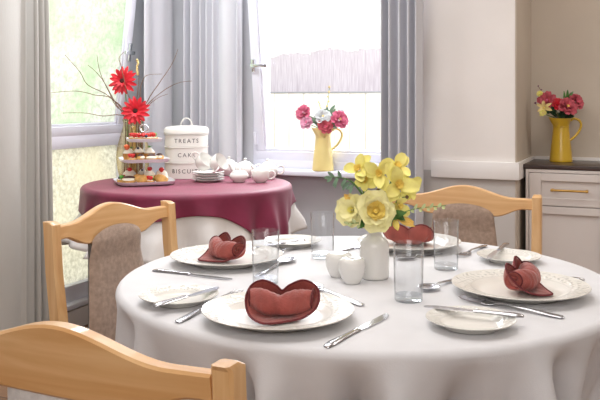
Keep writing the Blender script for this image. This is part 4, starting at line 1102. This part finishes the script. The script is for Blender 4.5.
MB().lathe([(0,.001),(.026,0),(.029,.003),(.030,.006),(.044,.018),(.048,.03),(.044,.042),(.036,.047),(0,.047)], 44).build('bowl_body', M['china'], t, smooth=60)
MB().lathe([(.037,.047),(.036,.051),(.022,.057),(.007,.060),(.006,.064),(.009,.068),(.006,.073),(0,.074)], 32).build('lid', M['china'], t, smooth=60)
def make_teapot(label, loc, rz, s=1):
    t = thing('teapot', label, 'teapot', loc, rz, 'white teapots'); t.scale = (s,s,s)
    MB().lathe([(0,.001),(.034,0),(.038,.003),(.040,.007),(.058,.025),(.064,.045),(.060,.065),(.046,.080),(.034,.085),(0,.085)], 48).build('pot_body', M['china'], t, smooth=60)
    MB().lathe([(.035,.085),(.036,.088),(.026,.096),(.008,.101),(.006,.106),(.010,.111),(.008,.117),(0,.119)], 32).build('lid', M['china'], t, smooth=60)
    MB().tube(spline([(.056,0,.066),(.078,0,.078),(.096,0,.068),(.098,0,.048),(.084,0,.030),(.060,0,.028)], 5), .0055, 8).build('handle', M['china'], t, smooth=180)
    pts = spline([(-.052,0,.035),(-.074,0,.048),(-.086,0,.070),(-.100,0,.084)], 5); n = len(pts)
    MB().tube(pts, [.016-.0095*k/(n-1) for k in range(n)], 12).build('spout', M['china'], t, smooth=180); return t
tp = make_teapot('white teapot at the right of the tea things, behind the upright cup', on_rear(267.5, 4.10), YAW+.15, .86)
dup(tp, on_rear(245, 4.17), YAW+.1, 'white teapot in the middle, behind the sugar bowl')
dup(tp, on_rear(229, 4.29), YAW+2.4, 'white teapot at the back, half hidden by the tipped cups')

# ------------------------------------------------------------------ light
w = bpy.data.worlds.new('sky'); bpy.context.scene.world = w; w.use_nodes = True
nt = w.node_tree; bg = nt.nodes['Background']
tc = nt.nodes.new('ShaderNodeTexCoord'); sp3 = nt.nodes.new('ShaderNodeSeparateXYZ'); rp = nt.nodes.new('ShaderNodeValToRGB')
rp.color_ramp.elements[0].position = .0; rp.color_ramp.elements[0].color = (.95,.93,.9,1)
rp.color_ramp.elements[1].position = .6; rp.color_ramp.elements[1].color = (.86,.93,1,1)
nt.links.new(tc.outputs['Generated'], sp3.inputs[0]); nt.links.new(sp3.outputs[2], rp.inputs[0]); nt.links.new(rp.outputs[0], bg.inputs['Color'])
bg.inputs['Strength'].default_value = 1.25
def area(name, loc, target, sx, sy, e, col=(1,1,1)):
    l = bpy.data.lights.new(name, 'AREA'); l.shape = 'RECTANGLE'; l.size = sx; l.size_y = sy; l.energy = e; l.color = col
    o = bpy.data.objects.new(name, l); C.objects.link(o); o.location = loc
    o.rotation_euler = (Vector(target)-Vector(loc)).to_track_quat('-Z', 'Y').to_euler(); return o
area('room_fill', (-.9,1.6,2.46), (-.9,1.6,0), 1.6, 1.6, 22, (1,.97,.93))  # broad unseen fill from ceiling height
area('room_fill', (.6,3.3,2.46), (.6,3.3,0), .8, .8, 15, (1,.95,.88))  # added fill, brightens the right wall, alcove and cabinet
area('room_fill', (-1.6,2.9,2.46), (-2.2,3.4,.6), .9, .9, 17, (.96,.975,1))  # added fill for the dim corner between the windows
area('room_fill', (.2,-1.2,2.2), (-.8,2.6,.75), 2.2, 1.0, 35, (1,.985,.96))  # added frontal fill behind the camera, no real fitting there
# daylight in at the clear window and through the obscured one; added fill strip over the left window
area('window_fill', (-1.6,4.9,1.9), (-1.2,2.4,.6), 1.3, 1.3, 85, (.96,.98,1))
area('window_fill', (-3.7,3.0,1.3), (-1.5,2.8,.6), 1.4, 2.0, 24, (1,.985,.95))
area('window_fill', (-2.48,3.05,2.3), (-2.40,3.05,.4), .3, 1.2, 26, (.95,.975,1))  # unseen strip added to brighten the left frame and sill
sun = bpy.data.lights.new('sun', 'SUN'); sun.energy = 1.5; sun.angle = .1; so = bpy.data.objects.new('sun', sun); C.objects.link(so)
so.rotation_euler = Vector((-.15,.62,-.85)).to_track_quat('-Z','Y').to_euler()

# ------------------------------------------------------------------ camera
cam = bpy.data.cameras.new('camera'); co = bpy.data.objects.new('camera', cam); C.objects.link(co)
cam.sensor_width = 36; cam.lens = 36*F/600; cam.shift_y = -100/600; cam.clip_start = .05
co.location = (0,0,CAMZ); co.rotation_euler = (PI/2, 0, YAW)
sc = bpy.context.scene; sc.camera = co
sc.view_settings.view_transform = 'Standard'; sc.view_settings.look = 'None'; sc.view_settings.exposure = 0; sc.view_settings.gamma = 1
sc.cycles.max_bounces = 12; sc.cycles.transparent_max_bounces = 24; sc.cycles.sample_clamp_indirect = 4
sc.cycles.use_denoising = True
